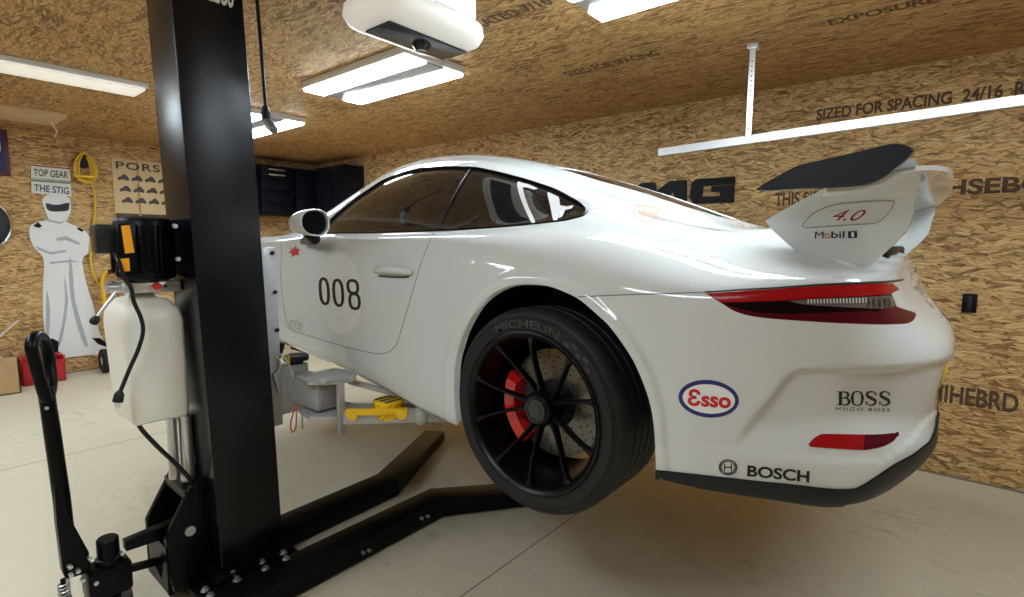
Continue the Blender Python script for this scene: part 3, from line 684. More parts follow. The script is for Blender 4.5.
# ---- mirrors
for s_ in (1, -1):
    b = B(); cx, cy, cz = -1.235, -.975, LIFT+.972; secs = []
    for (xx, sc) in ((-.135,.25),(-.12,.5),(-.09,.74),(-.05,.9),(0,.98),(.035,1.0),(.05,.985),(.054,.95),(.052,.90),(.03,.88),(.026,.5),(.026,.02)):
        ring = []
        for t in np.linspace(0, 2*math.pi, 32, endpoint=False):
            e = .85; yy = math.copysign(abs(math.cos(t))**e, math.cos(t))*.083; zz = math.copysign(abs(math.sin(t))**e, math.sin(t))*.062
            zz *= 1+.10*(yy/.098); ring.append((cx+xx+yy*s_*0-.0*yy, s_*(cy+yy*sc+(.012 if xx < -.1 else 0)), cz+zz*sc))
        secs.append([(p[0]+.22*(abs(p[1])-.975), p[1], p[2]) for p in ring])
    b.loft(secs); h = b.build('door_mirror', M_WHITE, car, deg=45)
    b = B(); ring = []
    for t in np.linspace(0, 2*math.pi, 32, endpoint=False):
        e = .85; yy = math.copysign(abs(math.cos(t))**e, math.cos(t))*.069; zz = math.copysign(abs(math.sin(t))**e, math.sin(t))*.052; zz *= 1+.10*(yy/.098)
        ring.append((cx+.034-.22*(-yy)*1.0*0+.22*(abs(cy+yy)-.975), s_*(cy+yy), cz+zz))
    b.prism(ring, (.004,0,0)); b.build('mirror_glass', mat('mirror_glass', (.05,.05,.055), .03, metal=.9), h)
    ml = castpx(308,243)[0]; b = B(); b.tube([(ml.x, s_*ml.y, ml.z), (ml.x+.01, s_*(ml.y-.03), ml.z+.008), (cx-.02, s_*(cy+.03), cz-.070), (cx-.01, s_*(cy+.01), cz-.045)], [.010,.018,.030,.034], n=12)
    b.build('mirror_arm', M_TRIM, h)
# ---- door handles
for s_ in (1, -1):
    b = B(); P = [castpx(x, y) for x, y in ((375,270.5),(380,269.5),(388,269.2),(396,269.4),(404,270.2),(410,271.5),(412.5,272.5))]
    pts = [(l.x, s_*(l.y-o_), l.z) for (l, n), o_ in zip(P, (.0,.012,.022,.026,.024,.014,.0))]
    b.tube(pts, [.010,.015,.0175,.0175,.0175,.015,.010], n=14); b.build('door_handle', M_WHITE, car)
    b = B(); P = [castpx(x, y) for x, y in ((379,276),(388,277),(396,277.4),(404,277.4),(409,276.6))]
    b.tube([(l.x, s_*(l.y-.001), l.z) for l, n in P], .0035, n=8); b.build('handle_recess', M_SEAM, car)
# ---- wheel houses and wheels
for (cx, cz, y0) in ((.03, .37, .865), (-2.45, .39, .85)):
    for s_ in (1, -1):
        b = B(); secs = []
        for a in np.linspace(math.radians(-10), math.radians(192), 30):
            c, s2 = math.cos(a), math.sin(a); r = .425
            secs.append([(cx+c*r, s_*-y0, LIFT+cz+s2*r), (cx+c*r, s_*-.45, LIFT+cz+s2*r), (cx+c*.06, s_*-.45, LIFT+cz+s2*.06), (cx+c*.06, s_*-.44, LIFT+cz+s2*.06), (cx+c*(r+.006), s_*-.44, LIFT+cz+s2*(r+.006)), (cx+c*(r+.006), s_*-y0, LIFT+cz+s2*(r+.006))])
        b.loft(secs, cap=True); b.build('wheel_house', M_UNDER, car)
M_TYRE = mat('tyre_rubber', (.014,.014,.015), .6, spec=.35, bump=(60,.15)); M_RIM = mat('rim_black', (.002,.002,.003), .33, spec=.3)
M_DISC = mat('brake_disc', (.62,.58,.50), .28, metal=.9); nt_ = M_DISC.node_tree; pb_ = nt_.nodes['Principled BSDF']; pb_.inputs['Base Color'].default_value = (.20,.19,.17,1); pb_.inputs['Anisotropic'].default_value = .85; pb_.inputs['Roughness'].default_value = .30
tg_ = nt_.nodes.new('ShaderNodeTangent'); tg_.direction_type = 'RADIAL'; tg_.axis = 'Y'; nt_.links.new(tg_.outputs[0], pb_.inputs['Tangent']); M_CAL = mat('caliper_red', (.62,.012,.012), .25, coat=.8); M_LET = mat('tyre_lettering', (.045,.045,.045), .5)
M_HOLE = mat('disc_hole', (.02,.02,.02), .8); M_HUB = mat('hub_grey', (.05,.05,.052), .3, metal=.5)
def wheel(cx, cz, yo, Wd, Rt, Rr, label=None, s_=-1):
    """yo: |y| of the outer tyre wall"""
    O = Vector((cx, s_*yo, LIFT+cz)); out = Vector((0, s_, 0)); root = B()
    w = Wd
    prof = [(Rr+.004,-.014),(Rr+.008,-.008),(Rr+.012,-.005),(Rr+.0125,-.0025),(Rr+.0155,-.0025),(Rr+.016,-.0045),(Rr+.030,-.001),(Rr+.050,0),(Rr+.0505,-.003),(Rr+.053,-.003),(Rr+.0535,-.001),(Rt-.024,-.007),(Rt-.0235,-.0095),(Rt-.021,-.0105),(Rt-.016,-.014),(Rt-.006,-.026)]
    for k in range(5):
        h0 = -.04-(w-.08)*k/5; h1 = -.04-(w-.08)*(k+1)/5
        prof += [(Rt,h0),(Rt,h1+.012),(Rt-.007,h1+.010),(Rt-.007,h1+.002)]
    prof += [(Rt,-w+.036),(Rt-.010,-w+.018),(Rt-.03,-w+.006),(Rr+.04,-w),(Rr+.006,-w+.012),(Rr,-w+.03),(Rr,-.03)]
    root.lathe(prof, O, out, 96, closed=True)
    # tread blocks : sipes across the shoulder
    sp = root; sp.mi = 1
    for i in range(60):
        a = 2*math.pi*i/60; c, s2 = math.cos(a), math.sin(a)
        M = Matrix.Translation(O)@Matrix.Rotation(-a, 4, 'Y')
        sp.box((Rt-.008, .043 if s_ < 0 else -.078,-.0015), (Rt+.0003, .078 if s_ < 0 else -.043,.0015), M=M)
    sip = sp
    # sidewall lettering
    ltr = B(); b3 = ltr.bm
    def arc_text(t, a0, a1, r0, r1):
        V, F, _ = text_mesh(t, bold=.02); vv = []
        for u, v in V:
            a = a0+(a1-a0)*u; r = r0+(r1-r0)*v; vv.append(b3.verts.new(O+Vector((r*math.cos(a), s_*.0012, r*math.sin(a)))))
        for f in F:
            try: b3.faces.new([vv[i] for i in f])
            except ValueError: pass
    D = math.radians
    arc_text('MICHELIN', D(118), D(66), Rr+.020, Rr+.047)
    for k in range(5):
        for l in range(2):
            if (k+l) % 2: continue
            a0 = D(61-5*k); a1 = D(57-5*k); r0 = Rr+.02+.014*l; q = [(r0,a0),(r0,a1),(r0+.013,a1),(r0+.013,a0)]
            b3.faces.new([b3.verts.new(O+Vector((r*math.cos(a), s_*.0012, r*math.sin(a)))) for r, a in q])
    let = ltr.build('tyre_lettering', M_LET, None, smooth=False); ty = root.build('tyre', [M_TYRE, M_HOLE], None, deg=30); let['kind'] = 'stuff' if False else 'pattern'; del let['kind']
    # rim
    rb = B(); rb.lathe([(Rr+.008,-.004),(Rr+.010,.002),(Rr+.004,.004),(Rr-.006,-.002),(Rr-.014,-.014),(Rr-.018,-.05),(Rr-.035,-.14),(Rr-.04,-.24),(Rr-.01,-.27),(Rr-.004,-.27),(Rr-.006,-.03)], O, out, 96, closed=True)
    rb.lathe([(0,-.052),(.03,-.050),(.034,-.046),(.048,-.046),(.056,-.054),(.062,-.075),(.064,-.12),(0,-.12)], O, out, 48)
    for i in range(5):
        for sg in (-1, 1):
            a0 = D(90+18+72*i); ah = a0+sg*D(11); ar = a0+sg*D(17.5); secs = []
            for t, hh, wd, th in ((0,-.072,.013,.026),(.2,-.066,.0085,.024),(.45,-.048,.0065,.022),(.7,-.030,.0068,.020),(.9,-.016,.009,.018),(1,-.012,.018,.016)):
                r = .05+(Rr-.012-.05)*t; a = ah+(ar-ah)*t; rad = Vector((math.cos(a), 0, math.sin(a))); tan = Vector((-math.sin(a), 0, math.cos(a)))
                c0 = O+rad*r+out*hh
                secs.append([c0-tan*wd-out*th, c0-tan*wd*.8-out*.003, c0-tan*wd*.45+out*.001, c0+tan*wd*.45+out*.001, c0+tan*wd*.8-out*.003, c0+tan*wd-out*th])
            rb.loft(secs)
    rim = rb.build('rim', M_RIM, None, deg=35)
    nb_ = B(); nb_.lathe([(0,-.040),(.022,-.040),(.025,-.043),(.031,-.043),(.033,-.040),(.040,-.041),(.042,-.047),(.042,-.06),(0,-.06)], O, out, 36)
    for k in range(12):
        a = 2*math.pi*k/12; nb_.box((.034,-.003,-.004), (.041,.003,.004), M=Matrix.Translation(O-out*.041)@Matrix.Rotation(-a, 4, 'Y'))
    nut = nb_.build('centre_lock_nut', M_HUB, None)
    db = B(); db.lathe([(.085,-.155),(.175,-.155),(.19,-.157),(.19,-.186),(.175,-.188),(.085,-.188)], O, out, 72, closed=True); db.mi = 1
    for rr, nn_, ph in ((.105,16,0),(.125,20,.1),(.145,22,.2),(.165,26,.05),(.18,28,.15)):
        for k in range(nn_):
            a = 2*math.pi*k/nn_+ph; p = O+Vector((rr*math.cos(a), 0, rr*math.sin(a)))-out*.156; db.cyl(p, p+out*.0022, .0034, n=8)
    db.mi = 2; db.lathe([(.0,-.12),(.07,-.12),(.082,-.135),(.086,-.158),(.086,-.18),(0,-.18)], O, out, 48)
    disc = db.build('brake_disc', [M_DISC, M_HOLE, M_HUB], None)
    cb = B(); secs = []
    for a in np.linspace(D(152), D(236), 15):
        f = min(1, (a-D(150))/D(8), (D(238)-a)/D(8)); f = max(f, .25); rad = Vector((math.cos(a), 0, math.sin(a)))
        secs.append([O+rad*(.135-.02*(f-1))-out*.135, O+rad*(.145)-out*(.135-.03*f), O+rad*.185-out*(.135-.035*f), O+rad*(.195+.012*f)-out*.13, O+rad*(.195+.012*f)-out*.20, O+rad*.14-out*.20])
    cb.loft(secs); cal = cb.build('brake_caliper', M_CAL, None, deg=25)
    return [ty, let, rim, nut, disc, cal]
def hang(parts, cx, cz, yo, s_):
    """wheel = one part of the car, its pieces its sub-parts"""
    ty = parts[0]; base = Vector((cx, s_*yo, LIFT+cz))
    w = bpy.data.objects.new('wheel', None); COL.objects.link(w); w.parent = car; w.location = base-Vector(car.location); w.empty_display_size = .05
    for o in parts:
        o.data.transform(Matrix.Translation(-base)); o.parent = w
    return w
ZR = .333
hang(wheel(0, ZR, .93, .305, .345, .262), 0, ZR, .93, -1)
def hang_copy(cx, cz, yo, s_):
    pr = wheel(cx, cz, yo, .245 if cx < -1 else .305, .335 if cx < -1 else .345, .262, s_=s_); return hang(pr, cx, cz, yo, s_)
hang_copy(0, ZR, .93, 1); hang_copy(-2.45, .35, .89, -1); hang_copy(-2.45, .35, .89, 1)
# ---- cabin
b = B(); b.box((-1.95,-.72,LIFT+.25), (.1,.72,LIFT+.30)); b.box((-.05,-.70,LIFT+.28), (0,.70,LIFT+.86)); b.build('cabin_floor', M_UNDER, car)
b = B(); b.box((-2.0,-.72,LIFT+.60), (-1.62,.72,LIFT+.86), .05); b.build('dashboard', M_UNDER, car)
M_SEAT = mat('seat_fabric', (.012,.012,.013), .8)
for y in (-.36, .36):
    b = B(); b.box((-1.25,y-.23,LIFT+.32), (-.75,y+.23,LIFT+.48), .05)
    b.loft([[(x, y-w_, LIFT+z), (x+.09, y-w_*.9, LIFT+z), (x+.09, y+w_*.9, LIFT+z), (x, y+w_, LIFT+z)] for x, z, w_ in ((-.80,.42,.24),(-.74,.60,.25),(-.68,.78,.25),(-.64,.90,.17),(-.62,1.05,.13),(-.61,1.10,.10))])
    b.build('bucket_seat', M_SEAT, car, deg=50)
b = B(); b.lathe([(.17,0),(.18,.012),(.19,0),(.18,-.012)], (-1.45,-.36,LIFT+.80), (.9,0,.42), 32, closed=True); b.build('steering_wheel', M_SEAT, car)
M_CAGE = mat('cage_black', (.01,.01,.01), .5)
b = B(); hoop = [(-.40,-.62,.35),(-.40,-.64,.75),(-.40,-.60,1.0),(-.40,-.50,1.14),(-.40,-.38,1.19),(-.40,0,1.215),(-.40,.38,1.19),(-.40,.50,1.14),(-.40,.60,1.0),(-.40,.64,.75),(-.40,.62,.35)]
b.tube([(x, y, z+LIFT) for x, y, z in cm(hoop, 4)], .02, n=12)
for y in (-1, 1):
    b.tube([(-.39,y*.50,LIFT+1.12),(.05,y*.46,LIFT+.95),(.12,y*.45,LIFT+.80)], .02, n=12)
b.tube([(-.40,-.62,LIFT+.72),(-.40,.62,LIFT+.72)], .018, n=12)
b.build('roll_cage', M_CAGE, car)
# divider bars of the side glass
for s_ in (1, -1):
    P = [castpx(x, y)[0] for x, y in ((471,168.5),(462,182),(452,200),(443,216),(435.5,230.5))]
    b = B(); b.tube([(p.x, s_*p.y, p.z) for p in P], .0035, n=8); b.build('window_divider', M_TRIM, car)
P = [castpx(x, y) for x, y in cm([(517,181.5),(518.5,191),(522,203),(528,215),(533.5,223.5)], 4)]
# ---------------------------------------------------------------- room
XW, YW, ZC, XE, YE = -6.5, 2.08, 2.63, 3.6, -5.2     # far wall, sign wall, ceiling, near wall, back wall
def osb(name, ax, tone=(1, 1, 1), rot=0.0):
    """oriented-strand board: three layers of long flakes laid at different angles"""
    m = bpy.data.materials.new(name); m.use_nodes = True; nt = m.node_tree; N = nt.nodes; L = nt.links; bs = N['Principled BSDF']
    tc = N.new('ShaderNodeTexCoord'); sp = N.new('ShaderNodeSeparateXYZ'); L.new(tc.outputs['Object'], sp.inputs[0])
    cb = N.new('ShaderNodeCombineXYZ'); L.new(sp.outputs[ax[0]], cb.inputs[0]); L.new(sp.outputs[ax[1]], cb.inputs[1])
    def math_(op, a, b=None, c=None):
        n = N.new('ShaderNodeMath'); n.operation = op
        for i, v in enumerate((a, b, c)):
            if v is None: continue
            if isinstance(v, (int, float)): n.inputs[i].default_value = v
            else: L.new(v, n.inputs[i])
        return n.outputs[0]
    wob = N.new('ShaderNodeTexNoise'); wob.inputs['Scale'].default_value = 9; wob.inputs['Detail'].default_value = 2; L.new(cb.outputs[0], wob.inputs['Vector'])
    vs = N.new('ShaderNodeVectorMath'); vs.operation = 'MULTIPLY_ADD'; L.new(wob.outputs['Color'], vs.inputs[0]); vs.inputs[1].default_value = (.03,.03,0); L.new(cb.outputs[0], vs.inputs[2])
    def layer(ang, sx, sy, off):
        mp = N.new('ShaderNodeMapping'); mp.vector_type = 'POINT'; mp.inputs['Rotation'].default_value = (0,0,ang+rot); mp.inputs['Location'].default_value = (off, off*.7, 0)
        L.new(vs.outputs[0], mp.inputs['Vector']); sc = N.new('ShaderNodeVectorMath'); sc.operation = 'MULTIPLY'; sc.inputs[1].default_value = (sx, sy, 1); L.new(mp.outputs[0], sc.inputs[0])
        v = N.new('ShaderNodeTexVoronoi'); v.voronoi_dimensions = '2D'; v.inputs['Scale'].default_value = 1; L.new(sc.outputs[0], v.inputs['Vector'])
        e = N.new('ShaderNodeTexVoronoi'); e.voronoi_dimensions = '2D'; e.feature = 'DISTANCE_TO_EDGE'; e.inputs['Scale'].default_value = 1; L.new(sc.outputs[0], e.inputs['Vector'])
        s = N.new('ShaderNodeSeparateColor'); L.new(v.outputs['Color'], s.inputs[0])
        # fine grain along the flake
        g = N.new('ShaderNodeTexNoise'); g.noise_dimensions = '2D'; g.inputs['Scale'].default_value = 1; g.inputs['Detail'].default_value = 3
        sg = N.new('ShaderNodeVectorMath'); sg.operation = 'MULTIPLY'; sg.inputs[1].default_value = (sx*1.5, sy*9, 1); L.new(mp.outputs[0], sg.inputs[0]); L.new(sg.outputs[0], g.inputs['Vector'])
        edge = math_('MINIMUM', math_('MULTIPLY', e.outputs['Distance'], 7), 1)
        val = math_('ADD', math_('MULTIPLY', s.outputs[0], .62), math_('MULTIPLY', math_('SUBTRACT', g.outputs['Fac'], .5), .8))
        return val, edge, s.outputs[1]
    a, ea, _ = layer(0.02, 9, 56, 0); b, eb, mb = layer(.19, 10, 64, 3.1); c, ec, mc_ = layer(-.21, 11, 72, 7.7); d_, ed, md = layer(.55, 16, 66, 12.3)
    def mixv(base, top, mask, th):
        k = math_('GREATER_THAN', mask, th); n = N.new('ShaderNodeMix'); L.new(k, n.inputs[0]); L.new(base, n.inputs[2]); L.new(top, n.inputs[3]); return n.outputs[0]
    val = mixv(mixv(mixv(a, b, mb, .60), c, mc_, .62), d_, md, .88); edg = mixv(mixv(mixv(ea, eb, mb, .60), ec, mc_, .62), ed, md, .88)
    big = N.new('ShaderNodeTexNoise'); big.inputs['Scale'].default_value = 2.2; big.inputs['Detail'].default_value = 3; L.new(cb.outputs[0], big.inputs['Vector'])
    val = math_('ADD', val, math_('MULTIPLY', math_('SUBTRACT', big.outputs['Fac'], .5), .35))
    cr = N.new('ShaderNodeValToRGB'); L.new(val, cr.inputs[0]); el = cr.color_ramp.elements
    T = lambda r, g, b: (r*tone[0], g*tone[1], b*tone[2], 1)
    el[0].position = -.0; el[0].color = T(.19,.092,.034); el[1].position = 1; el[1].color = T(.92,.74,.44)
    for p, col in ((.05,(.33,.178,.066)), (.15,(.52,.31,.123)), (.40,(.66,.425,.185)), (.68,(.76,.53,.25))):
        e = el.new(p); e.color = T(*col)
    mx = N.new('ShaderNodeMix'); mx.data_type = 'RGBA'; mx.blend_type = 'MULTIPLY'; mx.inputs[0].default_value = .6; L.new(cr.outputs[0], mx.inputs[6])
    gc = N.new('ShaderNodeCombineColor'); [L.new(edg, gc.inputs[i]) for i in range(3)]; L.new(gc.outputs[0], mx.inputs[7]); L.new(mx.outputs[2], bs.inputs['Base Color'])
    bs.inputs['Roughness'].default_value = .62; bs.inputs['Specular IOR Level'].default_value = .35
    bp = N.new('ShaderNodeBump'); bp.inputs['Strength'].default_value = .5; bp.inputs['Distance'].default_value = .003
    L.new(math_('ADD', val, math_('MULTIPLY', edg, .4)), bp.inputs['Height']); L.new(bp.outputs[0], bs.inputs['Normal']); return m
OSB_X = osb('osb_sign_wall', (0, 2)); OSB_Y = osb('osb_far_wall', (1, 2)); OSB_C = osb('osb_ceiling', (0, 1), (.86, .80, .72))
def concrete():
    m = bpy.data.materials.new('concrete'); m.use_nodes = True; nt = m.node_tree; N = nt.nodes; L = nt.links; bs = N['Principled BSDF']
    tc = N.new('ShaderNodeTexCoord')
    def nz(s, d, sx=1, sy=1):
        mp = N.new('ShaderNodeMapping'); mp.inputs['Scale'].default_value = (sx, sy, 1); L.new(tc.outputs['Object'], mp.inputs['Vector'])
        n = N.new('ShaderNodeTexNoise'); n.inputs['Scale'].default_value = s; n.inputs['Detail'].default_value = d; L.new(mp.outputs[0], n.inputs['Vector']); return n.outputs['Fac']
    a = nz(1.3, 6); b = nz(6, 8, 1, 2.2); c = nz(60, 4)
    ad = N.new('ShaderNodeMath'); ad.operation = 'MULTIPLY_ADD'; L.new(b, ad.inputs[0]); ad.inputs[1].default_value = .8; L.new(a, ad.inputs[2])
    ad2 = N.new('ShaderNodeMath'); ad2.operation = 'MULTIPLY_ADD'; L.new(c, ad2.inputs[0]); ad2.inputs[1].default_value = .25; L.new(ad.outputs[0], ad2.inputs[2])
    cr = N.new('ShaderNodeValToRGB'); L.new(ad2.outputs[0], cr.inputs[0]); el = cr.color_ramp.elements
    el[0].position = .72; el[0].color = (.47,.42,.31,1); el[1].position = 1.0; el[1].color = (.66,.60,.46,1); e = el.new(1.0); e.color = (.70,.64,.50,1); e.position = .999
    e = el.new(.84); e.color = (.62,.565,.435,1)
    el[0].position = .70; L.new(cr.outputs[0], bs.inputs['Base Color']); bs.inputs['Roughness'].default_value = .55; bs.inputs['Specular IOR Level'].default_value = .4
    bp = N.new('ShaderNodeBump'); bp.inputs['Strength'].default_value = .15; bp.inputs['Distance'].default_value = .002; L.new(c, bp.inputs['Height']); L.new(bp.outputs[0], bs.inputs['Normal']); return m
CONC = concrete()
def struct(name, lo, hi, m):
    b = B(); b.box(lo, hi); o = b.build(name, m, smooth=False); o['kind'] = 'structure'; return o
fl = struct('floor', (XW-.2,YE-.2,-.15), (XE+.2,YW+.2,0), CONC)
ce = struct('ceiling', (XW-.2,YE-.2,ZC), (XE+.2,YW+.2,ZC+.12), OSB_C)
wf = struct('wall_left', (XW-.15,YE,0), (XW,YW,ZC), OSB_Y)
wr = struct('wall_back', (XW,YW,0), (XE,YW+.15,ZC), OSB_X)
struct('wall_right', (XE,YE,0), (XE+.15,YW,ZC), OSB_Y)
struct('wall_front', (XW,YE-.15,0), (XE,YE,ZC), OSB_X)
M_JL = mat('joint_pale', (.72,.68,.58), .9); M_JOINT = mat('joint', (.24,.21,.17), .9)
for lo, hi in (((XW,-.883,.0), (XE,-.877,.0006)), ((-.463,YE,.0), (-.457,YW,.0006)), ((-3.603,YE,.0), (-3.597,YW,.0006))):
    struct('trim_1', lo, hi, M_JL if lo[1] > -1 and hi[1] < 0 else M_JOINT)
for lo, hi in (((XW,YW-.012,0), (XE,YW,.010)), ((XW,YE,0), (XW+.012,YW,.010))):
    struct('trim_2', lo, hi, M_JOINT)
# lumber-mill stamps on the boards
M_INK = mat('stamp_ink', (.11,.065,.035), .8, noise=(90,.5))
def stamp(txt, x0, x1, z0, z1, wall, parent):
    if wall == 'y': q = [(x0,YW,z0),(x1,YW,z0),(x1,YW,z1),(x0,YW,z1)]; n = (0,-1,0)
    else: q = [(x0,z0,ZC),(x1,z0,ZC),(x1,z1,ZC),(x0,z1,ZC)]; n = (0,0,-1)
    o = flat_text(txt, q, n, M_INK, parent, 'board_stamp', depth=.0004, lift=.0004, bold=.03); return o
stamp('N HSEBOARD', .80, 1.75, 1.80, 1.895, 'y', wr); stamp('SIZED FOR SPACING  24/16  RATED SHEATHING', .22, 1.95, 2.36, 2.44, 'y', wr)
stamp('IIHEBRD PS 2-10', 1.03, 1.75, .48, .60, 'y', wr); stamp('THIS SIDE DOWN', -.02, .62, 1.77, 1.87, 'y', wr)
stamp('SIZED FOR SPACING', -1.08, -.42, .90, .80, 'c', ce); stamp('RATED 7/16', -1.0, -.52, -.08, -.17, 'c', ce); stamp('EXPOSURE 1', .45, .95, 1.04, .95, 'c', ce)
# ---------------------------------------------------------------- ceiling lights
M_TUBE = mat('led_strip', (1,1,1), .5, emit=(.80,.92,1.0), estr=33.0)
M_TUBEW = mat('led_strip_warm', (1,1,1), .5, emit=(1.0,.96,.82), estr=.45)
M_FIX = mat('fixture_white', (.75,.75,.74), .4); M_REFL = mat('fixture_reflector', (.45,.45,.46), .3, metal=.4)
def fixture(x0, x1, y0, y1, label, hang=.05):
    t = thing('ceiling_light', label, 'light', ((x0+x1)/2, (y0+y1)/2, ZC-hang-.02), 'ceiling light fixtures')
    b = B(); b.box((x0,y0,ZC-hang), (x1,y1,ZC-.001), .004); b.build('housing', M_FIX, t)
    w = (y1-y0); b = B(); b.box((x0+.01,y0+w*.36,ZC-hang-.012), (x1-.01,y1-w*.36,ZC-hang-.001), .003); b.build('centre_channel', M_REFL, t)
    for a, c in ((.02,.34), (.66,.98)):
        b = B(); b.box((x0+.01,y0+w*a,ZC-hang-.018), (x1-.01,y0+w*c,ZC-hang-.001), .006); b.build('diffuser', M_TUBE, t)
    return t
fixture(-2.66, -1.50, -.20, .30, 'twin white strip light just behind the garage door opener, above the car roof')
fixture(-4.95, -3.68, -.16, .40, 'twin white strip light seen just right of the black lift column')
fixture(-.38, .80, -.30, .12, 'twin white strip light at the top edge, half cut off by the frame')
for x in (-4.95, -2.74, -.40):
    fixture(x, x+1.26, -3.2, -2.78, 'twin white strip light behind the camera')
fixture(1.1, 2.36, -.5, -.1, 'twin white strip light over the space behind the car')
t = thing('strip_light', 'single pale strip light across the ceiling left of the lift column', 'light', (-3.72,-1.5,ZC-.06))
b = B(); b.box((-3.86,-2.15,ZC-.035), (-3.58,-.88,ZC-.001), .003); b.build('housing', M_FIX, t)
b = B(); b.box((-3.85,-2.14,ZC-.058), (-3.59,-.90,ZC-.036), .006); b.build('diffuser', M_TUBEW, t)
t = thing('ceiling_hatch', 'pale wooden board hatch on the ceiling at the far left', 'hatch', (-5.5,-1.6,ZC-.04))
b = B(); b.box((-5.85,-2.3,ZC-.035), (-5.25,-1.04,ZC-.001), .004); b.build('board', mat('pale_wood', (.62,.44,.24), .6, noise=(5,.2)), t)
b = B(); b.tube([(-5.6,-1.10,ZC-.036),(-5.6,-1.06,ZC-.12),(-5.62,-1.08,ZC-.17)], .006, n=6); b.build('pull_cord', mat('cord_white', (.7,.62,.5), .7), t)
# ---------------------------------------------------------------- garage door opener
t = thing('garage_door_opener', 'ceiling-mounted opener with rounded glowing white lens and dark underside', 'garage door opener', (-.67,-.82,2.28))
def rrect(cx, cy, hx, hy, r, z, n=6):
    out = []
    for qx, qy, a0 in ((1,1,0),(-1,1,90),(-1,-1,180),(1,-1,270)):
        for k in range(n+1):
            a = math.radians(a0+90*k/n); out.append((cx+qx*(hx-r)+r*math.cos(a), cy+qy*(hy-r)+r*math.sin(a), z))
    return out
b = B(); b.loft([rrect(-.67,-.81,hx*.92,hy*.9,r,z) for hx, hy, r, z in ((.08,.21,.03,2.285),(.115,.245,.05,2.288),(.165,.285,.09,2.305),(.185,.30,.10,2.335),(.18,.295,.10,2.37),(.15,.26,.08,2.39))])
b.build('light_lens', mat('opener_lens', (.95,.93,.88), .35, emit=(1,.95,.88), estr=.22), t, deg=60)
b = B(); b.box((-.745,-1.00,2.276), (-.595,-.60,2.287), .006); u = b.build('underside_panel', mat('opener_panel', (.03,.03,.035), .25), t)
b = B(); b.lathe([(0,-.03),(.022,-.028),(.034,-.012),(.038,0)], (-.665,-.79,2.277), (0,0,1), 24); b.build('sensor_dome', mat('sensor_black', (.01,.01,.012), .15), u)
b = B(); b.box((-.80,-1.00,2.39), (-.54,-.60,2.55), .01); b.build('motor_housing', mat('opener_grey', (.42,.42,.43), .35, metal=.6), t)
for x in (-.80, -.56):
    b = B(); b.box((x-.015,-.70,2.55), (x+.015,-.695,ZC)); b.build('hanger_strap', mat('galvanised', (.55,.56,.57), .35, metal=.8), t)
# ---------------------------------------------------------------- horizontal door track
M_GALV = mat('galvanised', (.55,.56,.57), .35, metal=.8); M_TRACK = mat('track_steel', (.72,.73,.74), .32, metal=.55)
t = thing('door_track', 'long galvanised track hanging below the ceiling along the sign wall', 'rail', (.5,1.05,2.05))
yt = 1.05; A_ = hit(658,156,1,yt); C_ = hit(1024,105,1,yt); dr = (C_-A_)/(C_[0]-A_[0]); E_ = A_+dr*(3.4-A_[0])
b = B(); prof = [(0,0),(0,.046),(.035,.046),(.035,.040),(.006,.040),(.006,.006),(.035,.006),(.035,0)]
b.loft([[(p[0], p[1]+u, p[2]+v) for u, v in prof] for p in (A_, E_)]); b.build('track', M_TRACK, t)
hx = hit(748,138,1,yt); b = B(); b.box((hx[0]-.018,yt-.004,hx[2]-.01), (hx[0]+.018,yt,ZC-.001)); b.box((hx[0]-.018,yt-.004,hx[2]-.01), (hx[0]-.014,yt+.02,ZC-.001))
b.box((hx[0]-.03,yt-.01,ZC-.03), (hx[0]+.03,yt+.05,ZC-.001), .003); hg = b.build('hanger_angle', M_TRACK, t)
b = B()
for k in range(15):
    z = hx[2]+.05+k*.027
    if z < ZC-.04: b.cyl((hx[0]+.002,yt-.0052,z), (hx[0]+.002,yt-.004,z), .0045, n=8)
b.build('punched_holes', mat('hole_dark', (.08,.08,.08), .8), hg)['kind'] = 'stuff'
b = B(); b.box((2.6,yt-.004,2.1), (2.64,yt,ZC-.001)); b.build('hanger_angle', M_TRACK, t)
# ---------------------------------------------------------------- wall sign and outlet
M_SIGN = mat('sign_black', (.004,.004,.005), .45, spec=.2)
t = thing('wall_sign', 'black three-letter sign on the board wall behind the car', 'sign', (-1.1,YW,1.81))
def wall_letter(pts, sx=0):
    b = B(); b.prism([(x, YW-.001, z) for x, z in pts], (0,-.022,0)); return b.build('letter', M_SIGN, t, smooth=False)
z0, z1 = 1.815, 2.01
wall_letter([(-1.92,z0),(-1.62,z1),(-1.47,z1),(-1.44,z0),(-1.56,z0),(-1.565,1.87),(-1.70,1.87),(-1.78,z0)])
wall_letter([(-1.38,z0),(-1.10,z1),(-.98,z1),(-.96,1.93),(-.84,z1),(-.70,z1),(-.69,z0),(-.80,z0),(-.80,1.93),(-.92,z0),(-1.0,z0),(-1.03,1.94),(-1.22,z0)])
wall_letter([(-.665,z0+.05),(-.655,z1-.03),(-.62,z1),(-.315,z1),(-.315,z1-.055),(-.56,z1-.055),(-.565,z0+.052),(-.42,z0+.052),(-.42,1.90),(-.49,1.90),(-.49,1.945),(-.315,1.945),(-.315,z0),(-.63,z0)])
h1 = hit(961,312,1,YW); h2 = hit(978,294,1,YW)
t = thing('outlet_cover', 'small black square outlet cover on the wall right of the car', 'outlet', ((h1[0]+h2[0])/2,YW,h1[2]))
b = B(); b.box((h1[0],YW-.010,h1[2]), (h2[0],YW-.001,h2[2]), .003); pl = b.build('cover_plate', M_SIGN, t)
b = B(); b.box((h1[0]+.025,YW-.013,h1[2]+.02), (h2[0]-.025,YW-.0095,h2[2]-.02), .002); b.build('socket', mat('socket_black', (.02,.02,.022), .25), pl)
